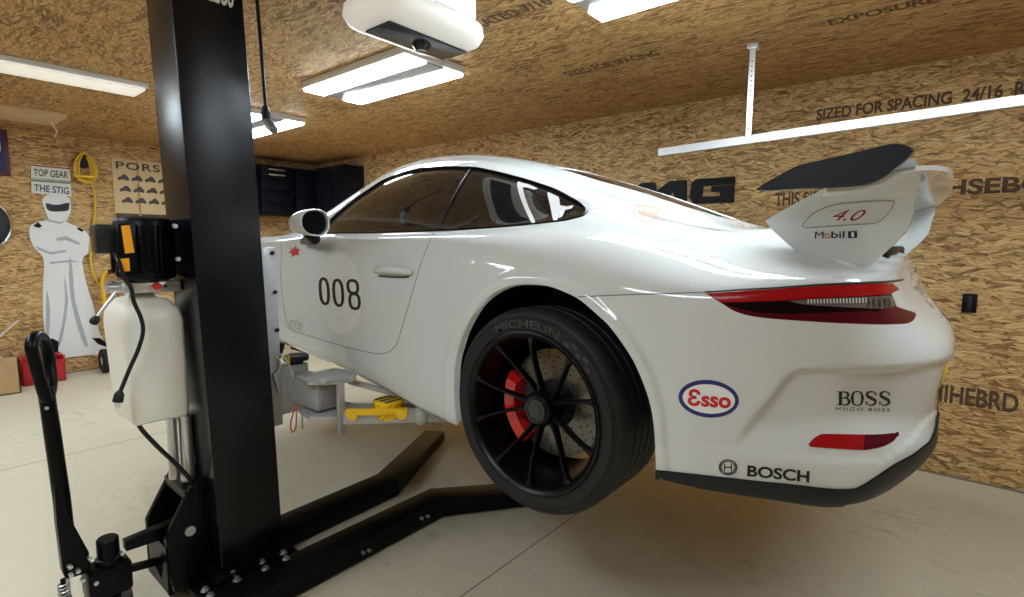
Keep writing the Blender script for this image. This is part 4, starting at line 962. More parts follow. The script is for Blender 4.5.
# ---------------------------------------------------------------- far wall things
def on_far(px, py, d=0.0): return hit(px, py, 0, XW+d)
def far_rect(q, z0_, z1_, d): pass
M_BOARDW = mat('cutout_white', (.80,.82,.83), .5); M_SHADE = mat('cutout_grey', (.42,.47,.52), .6); M_VIS = mat('visor_black', (.01,.01,.012), .15)
t = thing('wall_cutout', 'white life-size cutout of a helmeted racing driver with folded arms, mounted on the wall', 'cutout', (XW+.0005,-.85,.16))
SG = [(44,208),(42,201),(44,196.5),(50,194),(57,193.6),(64,195),(69,198.5),(70.5,205),(70,213),(67,219),(66,222),(76,226),(85,231),(90,238),(90.5,246),(90,252),(84,256),(82,262),(84,275),(88,290),(93,305),(96,318),(99,332),(104,341),(110,346),(110,353),(90,354.5),(66,357.5),(46,358.5),(44,352),(45,335),(43,318),(42.5,300),(43,280),(44,265),(42,256),(36,250),(31,242),(29,232),(31,225),(38,222),(48,220),(47,216)]
b = B(); b.prism([on_far(x, y, .0005) for x, y in cm(SG, 2, True)], (.0155,0,0)); bd = b.build('board', M_BOARDW, t, smooth=False)
def far_patch(px, m, name, par, d=.0175, th=.001):
    b = B(); b.prism([on_far(x, y, d) for x, y in px], (th,0,0)); return b.build(name, m, par, smooth=False)
far_patch(cm([(46,203),(52,204.5),(60,204.5),(69,202.5),(69,207),(68,210.5),(60,211.5),(52,211.5),(47,209)], 2, True), M_VIS, 'visor', bd)
for px in (cm([(70,256),(73,275),(75,300),(82,325),(88,345),(84,345),(77,325),(71,300),(69,275)], 2, True), [(56,238),(66,236),(80,243),(79,245),(66,240),(57,241)], [(36,246),(50,252),(66,250),(66,252),(50,254.5),(38,250)], cm([(47,290),(50,310),(49,335),(46,335),(46,310)], 2, True), cm([(64,275),(68,300),(64,330),(60,345),(57,345),(62,325),(65,300)], 2, True), [(50,262),(70,260),(82,262),(70,262),(50,264)], [(44,218),(60,222),(67,220),(60,224),(46,221)]):
    far_patch(px, M_SHADE, 'suit_fold', bd)
for px in ([(33,226),(38,222),(42,226),(39,228)], [(78,227),(84,230),(82,232),(77,229)]): far_patch(px, M_SIGN, 'shoulder_patch', bd)
for px in ([(47,344),(52,338),(59,342),(58,352),(54,355),(52,348)], [(92,338),(100,338),(108,344),(106,347),(98,344)]): far_patch(px, M_SIGN, 'boot', bd)
def wall_board(name, label, cat, q, mm, par=None, d=.004, th=.01):
    t = thing(name, label, cat, tuple(on_far(*q[3], d))) if par is None else par
    b = B(); b.prism([on_far(x, y, d) for x, y in q], (th,0,0)); o = b.build('board', mm, t, smooth=False); return t, o
M_SGB = mat('sign_cream', (.74,.74,.70), .5)
t, o = wall_board('plaque', 'upper of two small white lettered plaques above the cutout', 'sign', [(30.5,164),(70,167.5),(70.5,181),(31,178)], M_SGB)
def far_text(txt, q, m, par, d=.0145, **k):
    return flat_text(txt, [tuple(on_far(x, y, d)) for x, y in q], (1,0,0), m, par, 'lettering', **k)
far_patch([(31,164.4),(70,168),(70,169.4),(31,165.8)], mat('sign_red', (.35,.05,.05), .5), 'red_band', o, d=.0145)
far_text('TOP GEAR', [(33.5,175.6),(68,178.6),(68,171.6),(33.5,168.6)], mat('sign_ink', (.06,.08,.07), .5), o, bold=.02)
t, o = wall_board('plaque', 'lower of two small white lettered plaques, touching the top of the cutout', 'sign', [(31,179),(70.5,182),(71.5,196.5),(31.5,193)], M_SGB)
far_patch([(31,179.4),(70.5,182.4),(70.5,184),(31,181)], mat('sign_teal', (.12,.22,.22), .5), 'green_band', o, d=.0145)
far_text('THE STIG', [(34,191),(69,194.5),(69,187.5),(34,184)], mat('sign_navy', (.05,.06,.20), .5), o, bold=.02)
# long poster boards with the maker's lettering
t = thing('wall_art', 'tan wall panels with black lettering and small car outlines, half hidden by the column', 'artwork', (XW+.01,.2,1.66))
M_TAN = mat('panel_tan', (.66,.50,.27), .55); M_PB = mat('panel_brown', (.05,.035,.03), .5)
ya = [-.445,-.19,.12,.43,.74]
za = lambda y: 2.44
for k in range(4):
    b = B(); b.box((XW+.002,ya[k]+.008,1.66), (XW+.014,ya[k+1]-.008,2.43), .004); p_ = b.build('panel', M_TAN, t)
    b = B(); b.box((XW+.0145,ya[k]+.012,1.685), (XW+.0155,ya[k+1]-.012,1.80)); b.build('dark_band', M_PB, p_, smooth=False)
    if k == 2:
        b = B(); b.prism([(XW+.0155,ya[k]+.03+.26*u,1.70+.55*v) for u, v in ((0,.1),(.15,.0),(.6,.1),(1,.45),(.95,.8),(.6,.9),(.45,.6),(.1,.55))], (.001,0,0)); b.build('car_picture', mat('panel_yellow', (.72,.62,.28), .5), p_, smooth=False)
V, F, a = text_mesh('PORSCHE', bold=.012, spacing=1.1)
flat_text('PORSCHE', [(XW+.0145,ya[0]+.045,2.31),(XW+.0145,.42,2.31),(XW+.0145,.42,2.395),(XW+.0145,ya[0]+.045,2.395)], (1,0,0), M_PB, t, 'lettering', bold=.02, spacing=1.15)
for r in range(3):
    for c_ in range(5):
        y0 = ya[0]+.05+c_*.135+r*.012; zz = 2.19-r*.13
        b = B(); b.prism([(XW+.0145,y0+.115*u,zz+.055*v) for u, v in ((0,0),(.12,.5),(.35,.7),(.5,1.1),(.75,1.1),(1,.4),(1,0),(.85,-.2),(.7,0),(.35,0),(.2,-.2))], (.0012,0,0)); b.build('car_outline', M_PB, t, smooth=False)
# framed poster and round dial at the left edge
t = thing('framed_poster', 'dark blue poster in a maroon frame at the far left', 'poster', (XW+.01,-1.5,2.2))
b = B(); b.box((XW+.002,-1.75,2.13), (XW+.02,-1.30,2.60), .004); fr = b.build('frame', mat('maroon', (.10,.012,.02), .4), t)
b = B(); b.box((XW+.0205,-1.72,2.16), (XW+.023,-1.335,2.57)); b.build('picture', mat('poster_blue', (.02,.03,.12), .4), t, smooth=False)
b = B(); b.box((XW+.0232,-1.50,2.38), (XW+.0242,-1.36,2.46)); b.build('picture_mark', M_DW, t, smooth=False)
t = thing('wall_disc', 'round black disc with a silver rim on the wall at the left edge', 'wall decoration', (XW+.02,-1.60,1.3))
b = B(); b.lathe([(.27,0),(.29,.0),(.30,.02),(.29,.04),(.275,.035)], (XW+.002,-1.62,1.64), (1,0,0), 64); b.build('rim', mat('chrome', (.6,.6,.62), .15, metal=1), t)
b = B(); b.lathe([(0,.03),(.08,.03),(.10,.02),(.275,.022),(.275,.004),(0,.004)], (XW+.002,-1.62,1.64), (1,0,0), 64); b.build('face', mat('disc_black', (.012,.012,.014), .2), t)
# yellow cord hung in a coil
M_YEL = mat('cord_yellow', (.78,.50,.02), .45)
t = thing('extension_cord', 'yellow extension cord coiled on a black hook right of the plaques', 'cord', (XW+.05,-.7,.9))
b = B(); c0 = on_far(85,166,.06); b.lathe([(0,0),(.05,0),(.055,.01),(.05,.02),(0,.02)], (XW+.006,c0[1],c0[2]+.03), (1,0,0), 20); 
b.tube([(XW+.02,c0[1],c0[2]+.09),(XW+.07,c0[1],c0[2]+.09),(XW+.09,c0[1],c0[2]+.11)], .012, n=8); b.build('hook', M_SIGN, t)
b = B(); rg = random.Random(3)
for k in range(7):
    ry = .05+.014*k*.6; rz = .15+rg.uniform(-.015,.015); oy = rg.uniform(-.015,.015)
    b.tube([(XW+.03+.008*k, c0[1]+oy+ry*math.sin(a)*(1-.2*math.cos(a)), c0[2]-.02+rz*math.cos(a)) for a in np.linspace(0, 2*math.pi, 28, endpoint=False)], .0075, n=6, closed=True)
    for q in (): pass
b.box((XW+.025,c0[1]-.11,c0[2]-.13), (XW+.09,c0[1]+.09,c0[2]-.10), .01)
b.build('coil', M_YEL, t)
b = B(); b.tube(cm([on_far(86,176,.05), on_far(92,184,.05), on_far(95,200,.04), on_far(94,220,.04), on_far(91,245,.04), on_far(91.5,265,.05), on_far(97,281,.06), on_far(108,289,.08), on_far(122,284,.08)], 5), .010, n=8); b.build('hanging_end', M_YEL, t)
# hand truck
t = thing('hand_truck', 'yellow hand truck with black wheels parked against the far wall', 'hand truck', (-6.2,-.55,0))
M_YM = mat('yellow_metal', (.80,.47,.01), .35, coat=.4)
b = B()
for y in (-.64, -.30):
    b.tube([(-6.18,y,.12),(-6.26,y,.55),(-6.34,y,1.02)], .020, n=10)
b.tube(cm([(-6.34,-.64,1.02),(-6.36,-.60,1.12),(-6.37,-.47,1.16),(-6.36,-.34,1.12),(-6.34,-.30,1.02)], 5), .020, n=10)
for z in (.35,.65,.95): b.tube([(-6.19-.17*z,-.64,z),(-6.19-.17*z,-.30,z)], .014, n=8)
b.build('frame', M_YM, t)
b = B(); b.box((-6.18,-.66,.02), (-5.98,-.28,.032), .003); b.build('toe_plate', M_YM, t)
for y in (-.70,-.24):
    b = B(); b.lathe([(.05,-.03),(.12,-.032),(.135,-.02),(.135,.02),(.12,.032),(.05,.03)], (-6.22,y,.135), (0,1,0), 36, closed=True); w_ = b.build('wheel', M_TYRE, t)
    b = B(); b.lathe([(0,-.026),(.055,-.024),(.055,.024),(0,.026)], (-6.22,y,.135), (0,1,0), 24); b.build('hub', M_SGB, w_)
b = B(); b.tube([(-6.36,-.58,1.125),(-6.37,-.50,1.155)], .026, n=10); b.build('grip', M_BLACKPL, t)
# cabinets
M_CAB = mat('cabinet_black', (.004,.006,.012), .38, spec=.25); M_HNDL = mat('handle_chrome', (.85,.85,.86), .25, metal=.7)
def cabinet(y0, y1, x1, z0, z1, kind, label):
    t = thing('wall_cabinet', label, 'cabinet', ((XW+x1)/2,(y0+y1)/2,z0), 'black wall cabinets')
    b = B(); b.box((XW+.001,y0,z0), (x1-.02,y1,z1), .004); b.build('body', M_CAB, t)
    if kind == 'drawers':
        zs = np.linspace(z0+.012, z1-.012, 5)
        for a, c in zip(zs[:-1], zs[1:]):
            b = B(); b.box((x1-.019,y0+.012,a+.006), (x1,y1-.012,c-.006), .006); d_ = b.build('drawer', M_CAB, t)
            top = c > zs[-1]-.01 or c > zs[-2]-.01 and False
            b = B(); b.box((x1+.001,y0+.10,c-.05), (x1+.014,y1-.14,c-.03), .004); b.build('handle', M_HNDL if c > zs[-2]+.0001 else M_CAB, d_)
            if c > zs[-2]+.0001:
                b = B(); b.box((x1+.001,y0+.10,c-.12), (x1+.014,y1-.14,c-.10), .004); b.build('handle', M_HNDL, d_)
    else:
        for a, c in ((z0+.01,(z0+z1)/2-.004), ((z0+z1)/2+.004,z1-.01)):
            b = B(); b.box((x1-.019,y0+.01,a), (x1,y1-.01,c), .005); d_ = b.build('door', M_CAB, t)
            b = B(); b.box((x1+.001,y0+.03,(a+c)/2-.05), (x1+.012,y0+.045,(a+c)/2+.05), .003); b.build('handle', M_CAB, d_)
    return t
cabinet(.62, 1.08, -6.1, 1.84, 2.5, 'doors', 'black wall cabinet hidden behind the lift column')
cabinet(1.10, 1.57, -6.1, 1.84, 2.5, 'drawers', 'black cabinet with drawers and two bright handles beside the column')
cabinet(1.59, 2.00, -6.1, 1.84, 2.5, 'doors', 'black two-door cabinet in the corner next to the drawer cabinet')
t = thing('wall_cabinet', 'black cabinet on the sign wall, last before the car windscreen', 'cabinet', (-5.6,YW-.12,1.84), 'black wall cabinets')
b = B(); b.box((-5.90,YW-.30,1.84), (-5.2,YW-.001,2.5), .004); b.build('body', M_CAB, t)
for a, c in ((-5.89,-5.56), (-5.54,-5.21)):
    b = B(); b.box((a,YW-.32,1.85), (c,YW-.301,2.49), .005); d_ = b.build('door', M_CAB, t)
    b = B(); b.box((c-.04,YW-.332,2.12), (c-.028,YW-.321,2.22), .003); b.build('handle', M_CAB, d_)
# boxes on the floor at the far left
M_CARD = mat('cardboard', (.50,.33,.17), .75, noise=(8,.15))
t = thing('cardboard_box', 'open cardboard box with rags inside on the floor at the far left', 'box', (-6.05,-1.72,0))
b = B()
for lo, hi in (((-6.3,-2.1,0),(-5.85,-1.45,.012)), ((-6.3,-2.1,0),(-6.29,-1.45,.36)), ((-5.86,-2.1,0),(-5.85,-1.45,.36)), ((-6.3,-2.1,0),(-5.85,-2.09,.36)), ((-6.3,-1.46,0),(-5.85,-1.45,.36))): b.box(lo, hi)
b.build('carton', M_CARD, t)
b = B()
for (x, y, z, r) in ((-6.1,-1.75,.33,.10),(-6.0,-1.62,.34,.08),(-6.15,-1.9,.32,.11)):
    prof = [(r*math.sin(a)*(1+.1*math.sin(5*a)), -r*.7*math.cos(a)) for a in np.linspace(0, math.pi, 9)]; b.lathe(prof, (x,y,z), (.1,.2,1), 14)
b.build('rags', mat('rag_grey', (.45,.46,.48), .8), t)
t = thing('crate', 'red plastic crate on the floor below the cutout', 'crate', (-6.25,-1.25,0))
M_RED = mat('crate_red', (.50,.02,.025), .4)
b = B(); x0, x1, y0, y1, h = -6.38,-6.12,-1.40,-1.06,.27
for lo, hi in (((x0,y0,0),(x1,y1,.01)), ((x0,y0,0),(x0+.01,y1,h)), ((x1-.01,y0,0),(x1,y1,h*.8)), ((x0,y0,0),(x1,y0+.01,h)), ((x0,y1-.01,0),(x1,y1,h)), ((x1-.012,y0,h*.8),(x1+.006,y1,h*.86)), ((x0,y0-.006,h*.93),(x1,y0,h)), ((x0,y1,h*.93),(x1,y1+.006,h))): b.box(lo, hi, .002)
b.build('body', M_RED, t)
b = B(); b.tube([(-6.25,-1.39,.26),(-6.24,-1.23,.31),(-6.25,-1.07,.26)], .012, n=8); b.build('handle', M_RED, t)
t = thing('wooden_dowel', 'thin pale rod leaning on the wall above the cardboard box', 'rod', (-6.4,-1.5,.3))
b = B(); dA = on_far(4,333,.012); dB = on_far(19,320,.012); dC = dB+(dA-dB)*((dB[2]-.012)/(dB[2]-dA[2])); b.tube([dC, dB], .010, n=8); b.build('rod', mat('pale_rod', (.72,.66,.58), .5), t)
# cord hanging from the ceiling with its connector
t = thing('hanging_cord', 'black cord with a metal-tipped connector hanging right of the column', 'cord', (-1.57,-1.0,2.0))
pA = hit(257,0,1,-1.0); pB = hit(262,60,1,-1.0); pC = hit(265.5,106,1,-1.0); pD = hit(266,121,1,-1.0); pE = hit(274,130,1,-1.0)
b = B(); b.tube(cm([(pA[0]-.005,-1.0,ZC-.001), pA, pB, pC], 5), .0085, n=10); b.build('cable', M_BLACKPL, t)
b = B(); b.tube([pC, (pC+pD)/2, pD], [.013,.022,.018], n=12); b.build('strain_relief', M_BLACKPL, t)
b = B(); b.tube([pD, (pD*.6+pE*.4), pE], [.016,.024,.02], n=12); b.build('connector', mat('connector_grey', (.30,.30,.30), .35, metal=.5), t)
# ---------------------------------------------------------------- mobile column lift
M_PC = mat('powder_black', (.0015,.0018,.004), .25, spec=.40, bump=(420,.06))
M_PCS = mat('satin_black', (.0022,.0022,.003), .36, spec=.18); M_ZN = mat('zinc', (.62,.63,.65), .28, metal=.85)
M_AG = mat('arm_grey', (.44,.45,.47), .38, metal=.25, coat=.3, noise=(25,.12)); M_STK = mat('sticker_orange', (.90,.36,.01), .45)
lift = thing('column_lift', 'tall black mobile column lift holding up the car', 'car lift', (-1.33,-1.31,0))
# column, leaning very slightly away from the car
def colsec(z):
    t = (z-.14)/2.26; dy = -.068*t
    return [(-1.2,-1.435+dy,z), (-1.2,-1.176+dy+.012*0,z), (-1.46,-1.176+dy,z), (-1.46,-1.435+dy,z)]
b = B(); b.loft([colsec(z) for z in (.04, .6, 1.2, 1.8, 2.52)]); bmesh.ops.bevel(b.bm, geom=[e for e in b.bm.edges if abs((e.verts[0].co-e.verts[1].co).normalized().z) > .9], offset=.008, segments=3, affect='EDGES', profile=.5)
colm = b.build('column', M_PC, lift, deg=30)
q = [hit(205,-.5,0,-1.199), hit(233,8.6,0,-1.199), hit(234.5,-14,0,-1.199), hit(205.5,-24,0,-1.199)]
flat_text('ZEUS', [tuple(p) for p in q], (1,0,0), M_DW, colm, 'column_lettering', bold=.03)
# base and legs
b = B(); b.box((-1.52,-1.53,.012), (-1.0,-1.10,.06), .006); b.box((-1.50,-1.46,.06), (-1.16,-1.15,.12), .006); b.build('base_plate', M_PCS, lift)
def leg(pts, z0=.012, z1=.11, w=.075):
    """box section following a bent centre line"""
    P = [np.array((*p, 0.)) for p in pts]; secs = []
    for i, p in enumerate(P):
        a = P[max(0, i-1)]; c = P[min(len(P)-1, i+1)]; d_ = (c-a)/np.linalg.norm(c-a); nn = np.array([-d_[1], d_[0], 0]); k = 1.0
        if 0 < i < len(P)-1:
            d1_ = (P[i]-P[i-1])/np.linalg.norm(P[i]-P[i-1]); k = 1/max(.5, float(d_@d1_))
        q = w*k; zz = z1-(.03 if i == len(P)-1 else 0)
        secs.append([tuple(p+nn*q+np.array((0,0,z0))), tuple(p-nn*q+np.array((0,0,z0))), tuple(p-nn*q+np.array((0,0,zz))), tuple(p+nn*q+np.array((0,0,zz)))])
    b = B(); b.loft(secs); bmesh.ops.bevel(b.bm, geom=b.bm.edges[:], offset=.004, segments=2, affect='EDGES', profile=.5); return b.build('leg', M_PCS, lift)
l1 = leg([(-1.05,-1.52),(-1.06,-.38),(-.60,.26)]); l2 = leg([(-1.40,-1.50),(-1.44,-.42),(-1.86,.33)])
for o, P in ((l1, [(-.80,.02)]), (l2, [(-1.72,.12)])):
    pass
for (x, y) in ((-.62,.22), (-1.86,.33), (-.98,-1.46)):
    b = B(); b.lathe([(0,-.02),(.012,-.022),(.0175,-.018),(.0175,.018),(.012,.022),(0,.02)], (x,y,.0185), (1,0,0), 20); b.build('roller', M_HUB, lift)
for px in ((205,588),(233,572),(262,560),(283,551),(210,594),(237,578),(265,567),(286,557)):
    p = hit(*px, 2, .118); b = B(); b.cyl((p[0],p[1],.108), (p[0],p[1],.121), .011, n=6); b.cyl((p[0],p[1],.1085), (p[0],p[1],.1105), .017, n=16); b.build('base_bolt', M_ZN, lift)
for px in ((362,552),(368,550),(421,518),(427,516)):
    p = hit(*px, 0, -.980); b = B(); b.cyl((p[0]-.005,p[1],max(p[2],.018)), (p[0]+.014,p[1],max(p[2],.018)), .008, n=6); b.build('leg_bolt', M_ZN, lift)
# rear bracket, hydraulic cylinders
b = B(); b.prism([(-1.30,-1.44,.06),(-1.30,-1.58,.06),(-1.30,-1.60,.30),(-1.30,-1.50,.48),(-1.30,-1.44,.50)], (-.03,0,0), .003); b.build('gusset', M_PCS, lift)
b = B(); b.prism([(-1.56,-1.44,.06),(-1.56,-1.60,.06),(-1.56,-1.60,.30),(-1.56,-1.50,.48),(-1.56,-1.44,.50)], (.03,0,0), .003); b.box((-1.55,-1.60,.06), (-1.31,-1.59,.26)); b.box((-1.55,-1.52,.43), (-1.31,-1.44,.465)); b.build('gusset', M_PCS, lift)
p = hit(190,545,0,-1.31); b = B(); b.cyl((-1.32,p[1],.30), (-1.292,p[1],.30), .020, n=20); b.build('pivot_pin', M_ZN, lift)
for (y, z0_, z1_, r) in ((-1.475,.475,.76,.026), (-1.525,.50,.80,.020)):
    b = B(); b.lathe([(0,0),(r,.0),(r*1.08,.004),(r*1.08,.02),(r,.024),(r,z1_-z0_-.02),(r*1.1,z1_-z0_-.016),(r*1.1,z1_-z0_),(0,z1_-z0_)], (-1.40,y,z0_), (0,0,1), 28); b.build('hydraulic_cylinder', M_ZN, lift)
# power unit : motor, junction box, valve block, tank
XP = -1.40
b = B(); mc = Vector((XP,-1.575,1.455)); b.lathe([(0,-.125),(.07,-.125),(.092,-.115),(.100,-.10),(.100,.10),(.092,.115),(.06,.125),(0,.125)], mc, (0,0,1), 40)
for k in range(36):
    a = 2*math.pi*k/36; b.box((.098,-.0025,-.09), (.112,.0025,.09), M=Matrix.Translation(mc)@Matrix.Rotation(a, 4, 'Z'))
mot = b.build('motor', M_PCS, lift)
b = B(); b.box((XP-.03,-1.74,1.438), (XP+.05,-1.645,1.545), .006); jb = b.build('junction_box', mat('box_black', (.016,.020,.026), .3, coat=.3), lift)
b = B(); b.box((XP+.0505,-1.735,1.443), (XP+.055,-1.650,1.540), .003); b.build('box_lid', mat('box_black', (.02,.02,.02), .3), jb)
def onx(px, py, x): return hit(px, py, 0, x)
for q in ([(121,226),(129.5,225),(134.5,252.5),(125,253.5)], [(118.5,259),(129,258),(130,271),(119,272)]):
    b = B(); b.prism([onx(*k, XP+.114) for k in q], (.0015,0,0)); b.build('warning_sticker', M_STK, mot, smooth=False)
b = B(); b.prism([onx(*k, XP+.112) for k in [(118,224),(135,222),(138,275),(117,277)]], (-.02,0,0), .002); b.build('sticker_plate', M_PCS, mot)
b = B(); b.box((XP-.05,-1.50,1.36), (XP+.08,-1.43,1.56), .006); b.box((XP-.06,-1.475,1.345), (XP+.17,-1.40,1.575), .006) if False else None
b.box((XP+.0,-1.475,1.36), (XP+.16,-1.44,1.57), .006); b.build('mounting_bracket', M_PCS, lift)
for px in ((175,226),(178,259)):
    p = onx(*px, XP+.165); b = B(); b.cyl((p[0]-.01,p[1],p[2]), (p[0]+.006,p[1],p[2]), .009, n=6); b.build('bracket_bolt', M_ZN, lift)
b = B(); b.box((XP-.05,-1.665,1.285), (XP+.05,-1.475,1.328), .006); vb = b.build('valve_block', mat('alloy', (.66,.67,.68), .3, metal=.7), lift)
p = onx(156,286,XP+.052); b = B(); b.lathe([(0,.03),(.010,.03),(.014,.024),(.014,.004),(.008,0),(0,0)], (XP+.051,p[1],p[2]), (1,0,0), 20); b.build('release_knob', mat('knob_red', (.62,.03,.02), .35), vb)
p = onx(165,286,XP+.052); b = B(); b.cyl((XP+.05,p[1],p[2]), (XP+.058,p[1],p[2]), .006, n=12); b.build('plug_screw', M_BLACKPL, vb)
b = B(); b.cyl((XP,-1.665,1.31), (XP,-1.71,1.31), .022, n=20); b.cyl((XP,-1.70,1.29), (XP,-1.70,1.335), .016, n=16); fit_ = b.build('fitting', mat('alloy', (.66,.67,.68), .3, metal=.7), lift)
pa = onx(116,292,XP+.03); pb = onx(97,317,XP+.03); pc = onx(93,323.5,XP+.03)
b = B(); b.tube([pa, pb], .006, n=10); lv = b.build('lowering_lever', M_ZN, lift)
b = B(); dv = Vector(pc-pb).normalized(); b.lathe([(0,-.004),(.008,-.004),(.014,.006),(.016,.018),(.012,.028),(0,.032)], pb, dv, 20); b.build('lever_knob', M_BLACKPL, lv)
M_TANK = mat('tank_plastic', (.80,.77,.68), .45, coat=.1)
m_ = M_TANK; b_s = m_.node_tree.nodes['Principled BSDF']; b_s.inputs['Subsurface Weight'].default_value = .35; b_s.inputs['Subsurface Radius'].default_value = (.03,.025,.015)
b = B(); secs = []
for z, hx, hy, r in ((.776,.125,.088,.01),(.782,.132,.094,.016),(.80,.134,.098,.018),(1.17,.134,.106,.02),(1.215,.128,.100,.025),(1.258,.09,.072,.035),(1.268,.05,.05,.03),(1.284,.03,.04,.028)):
    secs.append(rrect(XP-.06,-1.583+.022*(1.2-z),hx,hy,r,z))
b.loft(secs); b.build('fluid_tank', m_, lift, deg=40)
b = B(); b.box((XP-.078,-1.705,1.03), (XP+.078,-1.465,1.036), .002); 
b.bm.free()
# power cord with plug
pts = [(XP+.06,-1.69,1.44)]+[tuple(onx(x, y, XP+.125)) for x, y in ((119,262),(124,277),(131,288),(134,302),(141,318),(143,332),(138,350),(130,368),(123,385),(120,392))]
b = B(); b.tube(cm(pts, 5), .0072, n=10); b.build('power_cord', M_BLACKPL, lift)
pa = onx(120,391,XP+.125); pb = onx(117.5,402,XP+.125); b = B(); b.tube([pa, pa*.7+pb*.3, pb], [.009,.016,.017], n=12); pg = b.build('plug', M_BLACKPL, lift)
b = B()
for dy in (-.007, .007): b.box((pb[0]-.003,pb[1]+dy-.001,pb[2]-.020), (pb[0]+.003,pb[1]+dy+.001,pb[2]-.002))
b.box((pb[0]+.006,pb[1]-.002,pb[2]-.02), (pb[0]+.010,pb[1]+.002,pb[2]-.002)); b.build('plug_pin', M_ZN, pg)
b = B(); b.tube(cm([(XP+.03,-1.64,.80)]+[tuple(onx(x, y, XP+.06)) for x, y in ((140,427),(158,447),(178,466),(192,483),(199,505),(203,530))], 5), .0085, n=10); b.build('hydraulic_hose', M_BLACKPL, lift)
# steering jack and tow handle
b = B(); b.box((XP-.04,-1.72,.345), (XP+.03,-1.50,.40), .006, M=None); b.bm.free()
def beam(a, c, w, h, name, m, par=lift, bev=.004, h2=None):
    a = Vector(a); c = Vector(c); d_ = (c-a).normalized(); s = d_.cross(Vector((0,0,1))).normalized(); u = s.cross(d_); h2 = h if h2 is None else h2; b = B()
    b.loft([[a+s*w-u*h, a+s*w+u*h, a-s*w+u*h, a-s*w-u*h], [c+s*w-u*h2, c+s*w+u*h2, c-s*w+u*h2, c-s*w-u*h2]])
    bmesh.ops.bevel(b.bm, geom=b.bm.edges[:], offset=bev, segments=2, affect='EDGES', profile=.5); return b.build(name, m, par)
beam(onx(124,545,XP), onx(183,523,XP), .022, .020, 'steering_arm', M_PCS, h2=.034)
beam(onx(128,569,XP), onx(158,561,XP), .015, .013, 'link_bar', M_PCS); beam(onx(156,560,XP), onx(172,594,XP), .012, .012, 'link_bar', M_PCS)
p = onx(108,548,XP); b = B(); b.lathe([(0,.045),(.030,.045),(.036,.038),(.036,-.03),(.044,-.034),(.044,-.06),(0,-.06)], p, (0,0,1), 32); b.build('swivel_post', M_PCS, lift)
p = onx(108,583,XP); b = B(); b.box((p[0]-.055,p[1]-.07,p[2]-.03), (p[0]+.055,p[1]+.07,p[2]+.085), .01); jk = b.build('jack_body', M_PCS, lift)
for dy in (-.045, .045):
    b = B(); b.lathe([(0,-.022),(.06,-.022),(.075,-.014),(.075,.014),(.06,.022),(0,.022)], (p[0]-.01,p[1]+dy,.0755), (0,1,0), 40); b.build('caster_wheel', mat('caster_black', (.02,.02,.02), .4), lift)
b = B(); b.box((p[0]-.03,p[1]-.02,.07), (p[0]+.03,p[1]+.02,p[2]-.02), .004); b.build('caster_fork', M_PCS, lift)
for px in ((70,567),(78,571),(83,580),(96,583),(71,575),(122,553),(90,558)):
    pp = onx(*px, XP+.056); b = B(); b.cyl((pp[0]-.01,pp[1],pp[2]), (pp[0]+.008,pp[1],pp[2]), .008, n=6); b.build('jack_bolt', M_ZN, jk)
b = B(); b.prism([onx(x, y, XP+.03) for x, y in [(54,488),(57,486),(68,514),(89,552),(92,572),(66,580),(63,573),(57,525)]], (-.05,0,0), .004); hb = b.build('handle_socket', M_PCS, lift)
hp = [onx(x, y, XP) for x, y in ((66,535),(62,500),(57,465),(52,430),(49,410),(47.5,400),(46.5,394),(45.5,388))]
b = B(); b.tube(hp, [.026,.026,.025,.025,.024,.024,.024,.022], n=16); hd = b.build('tow_handle', M_PCS, lift)
b = B(); b.tube(cm([onx(47,399,XP+.01), onx(40,380,XP+.02), onx(35,362,XP+.03), onx(31.5,346,XP+.03), onx(35,337,XP+.0), onx(42,338,XP-.05), onx(47,349,XP-.08), onx(50,366,XP-.08), onx(51,384,XP-.05)], 5, True), .019, n=14, closed=True); b.build('loop_grip', M_PCS, hd)
pp = onx(46.5,408,XP+.02); b = B(); b.cyl((pp[0]-.012,pp[1],pp[2]), (pp[0]+.006,pp[1],pp[2]), .006, n=10); b.build('handle_screw', M_ZN, hd)
sa = onx(64,592,XP+.06); b = B(); b.tube([(sa[0]+.016*math.cos(a), sa[1]+.016*math.sin(a), sa[2]-.02+.0021*a) for a in np.linspace(0, 28, 120)], .0032, n=6); b.build('return_spring', M_ZN, lift)
b = B(); b.cyl((sa[0],sa[1],sa[2]-.07), (sa[0],sa[1],sa[2]-.02), .02, n=20); b.cyl((sa[0],sa[1],sa[2]-.02), (sa[0],sa[1],sa[2]+.05), .008, n=12); b.build('spring_rod', M_PCS, lift)
# carriage
b = B(); b.box((-1.33,-1.195,.66), (-1.25,-1.128,1.46), .004); cg = b.build('carriage_plate', M_AG, lift)
for px in ((272,253),(275,292),(277,330),(278,358)):
    p = hit(*px, 0, -1.249); b = B(); b.cyl((-1.252,p[1],p[2]), (-1.243,p[1],p[2]), .009, n=12); b.build('carriage_bolt', M_BLACKPL, cg)
b = B(); b.tube(cm([hit(x, y, 0, -1.24) for x, y in ((276,356),(280,362),(279,370),(274,374))], 4)+[hit(279,392,0,-1.24)], .006, n=8); b.build('release_cable', M_ZN, cg)
b = B(); b.tube(cm([hit(x, y, 0, -1.20) for x, y in ((281,354),(286,360),(290,368),(294,380))], 4), .005, n=8); b.build('release_cable', M_ZN, cg)
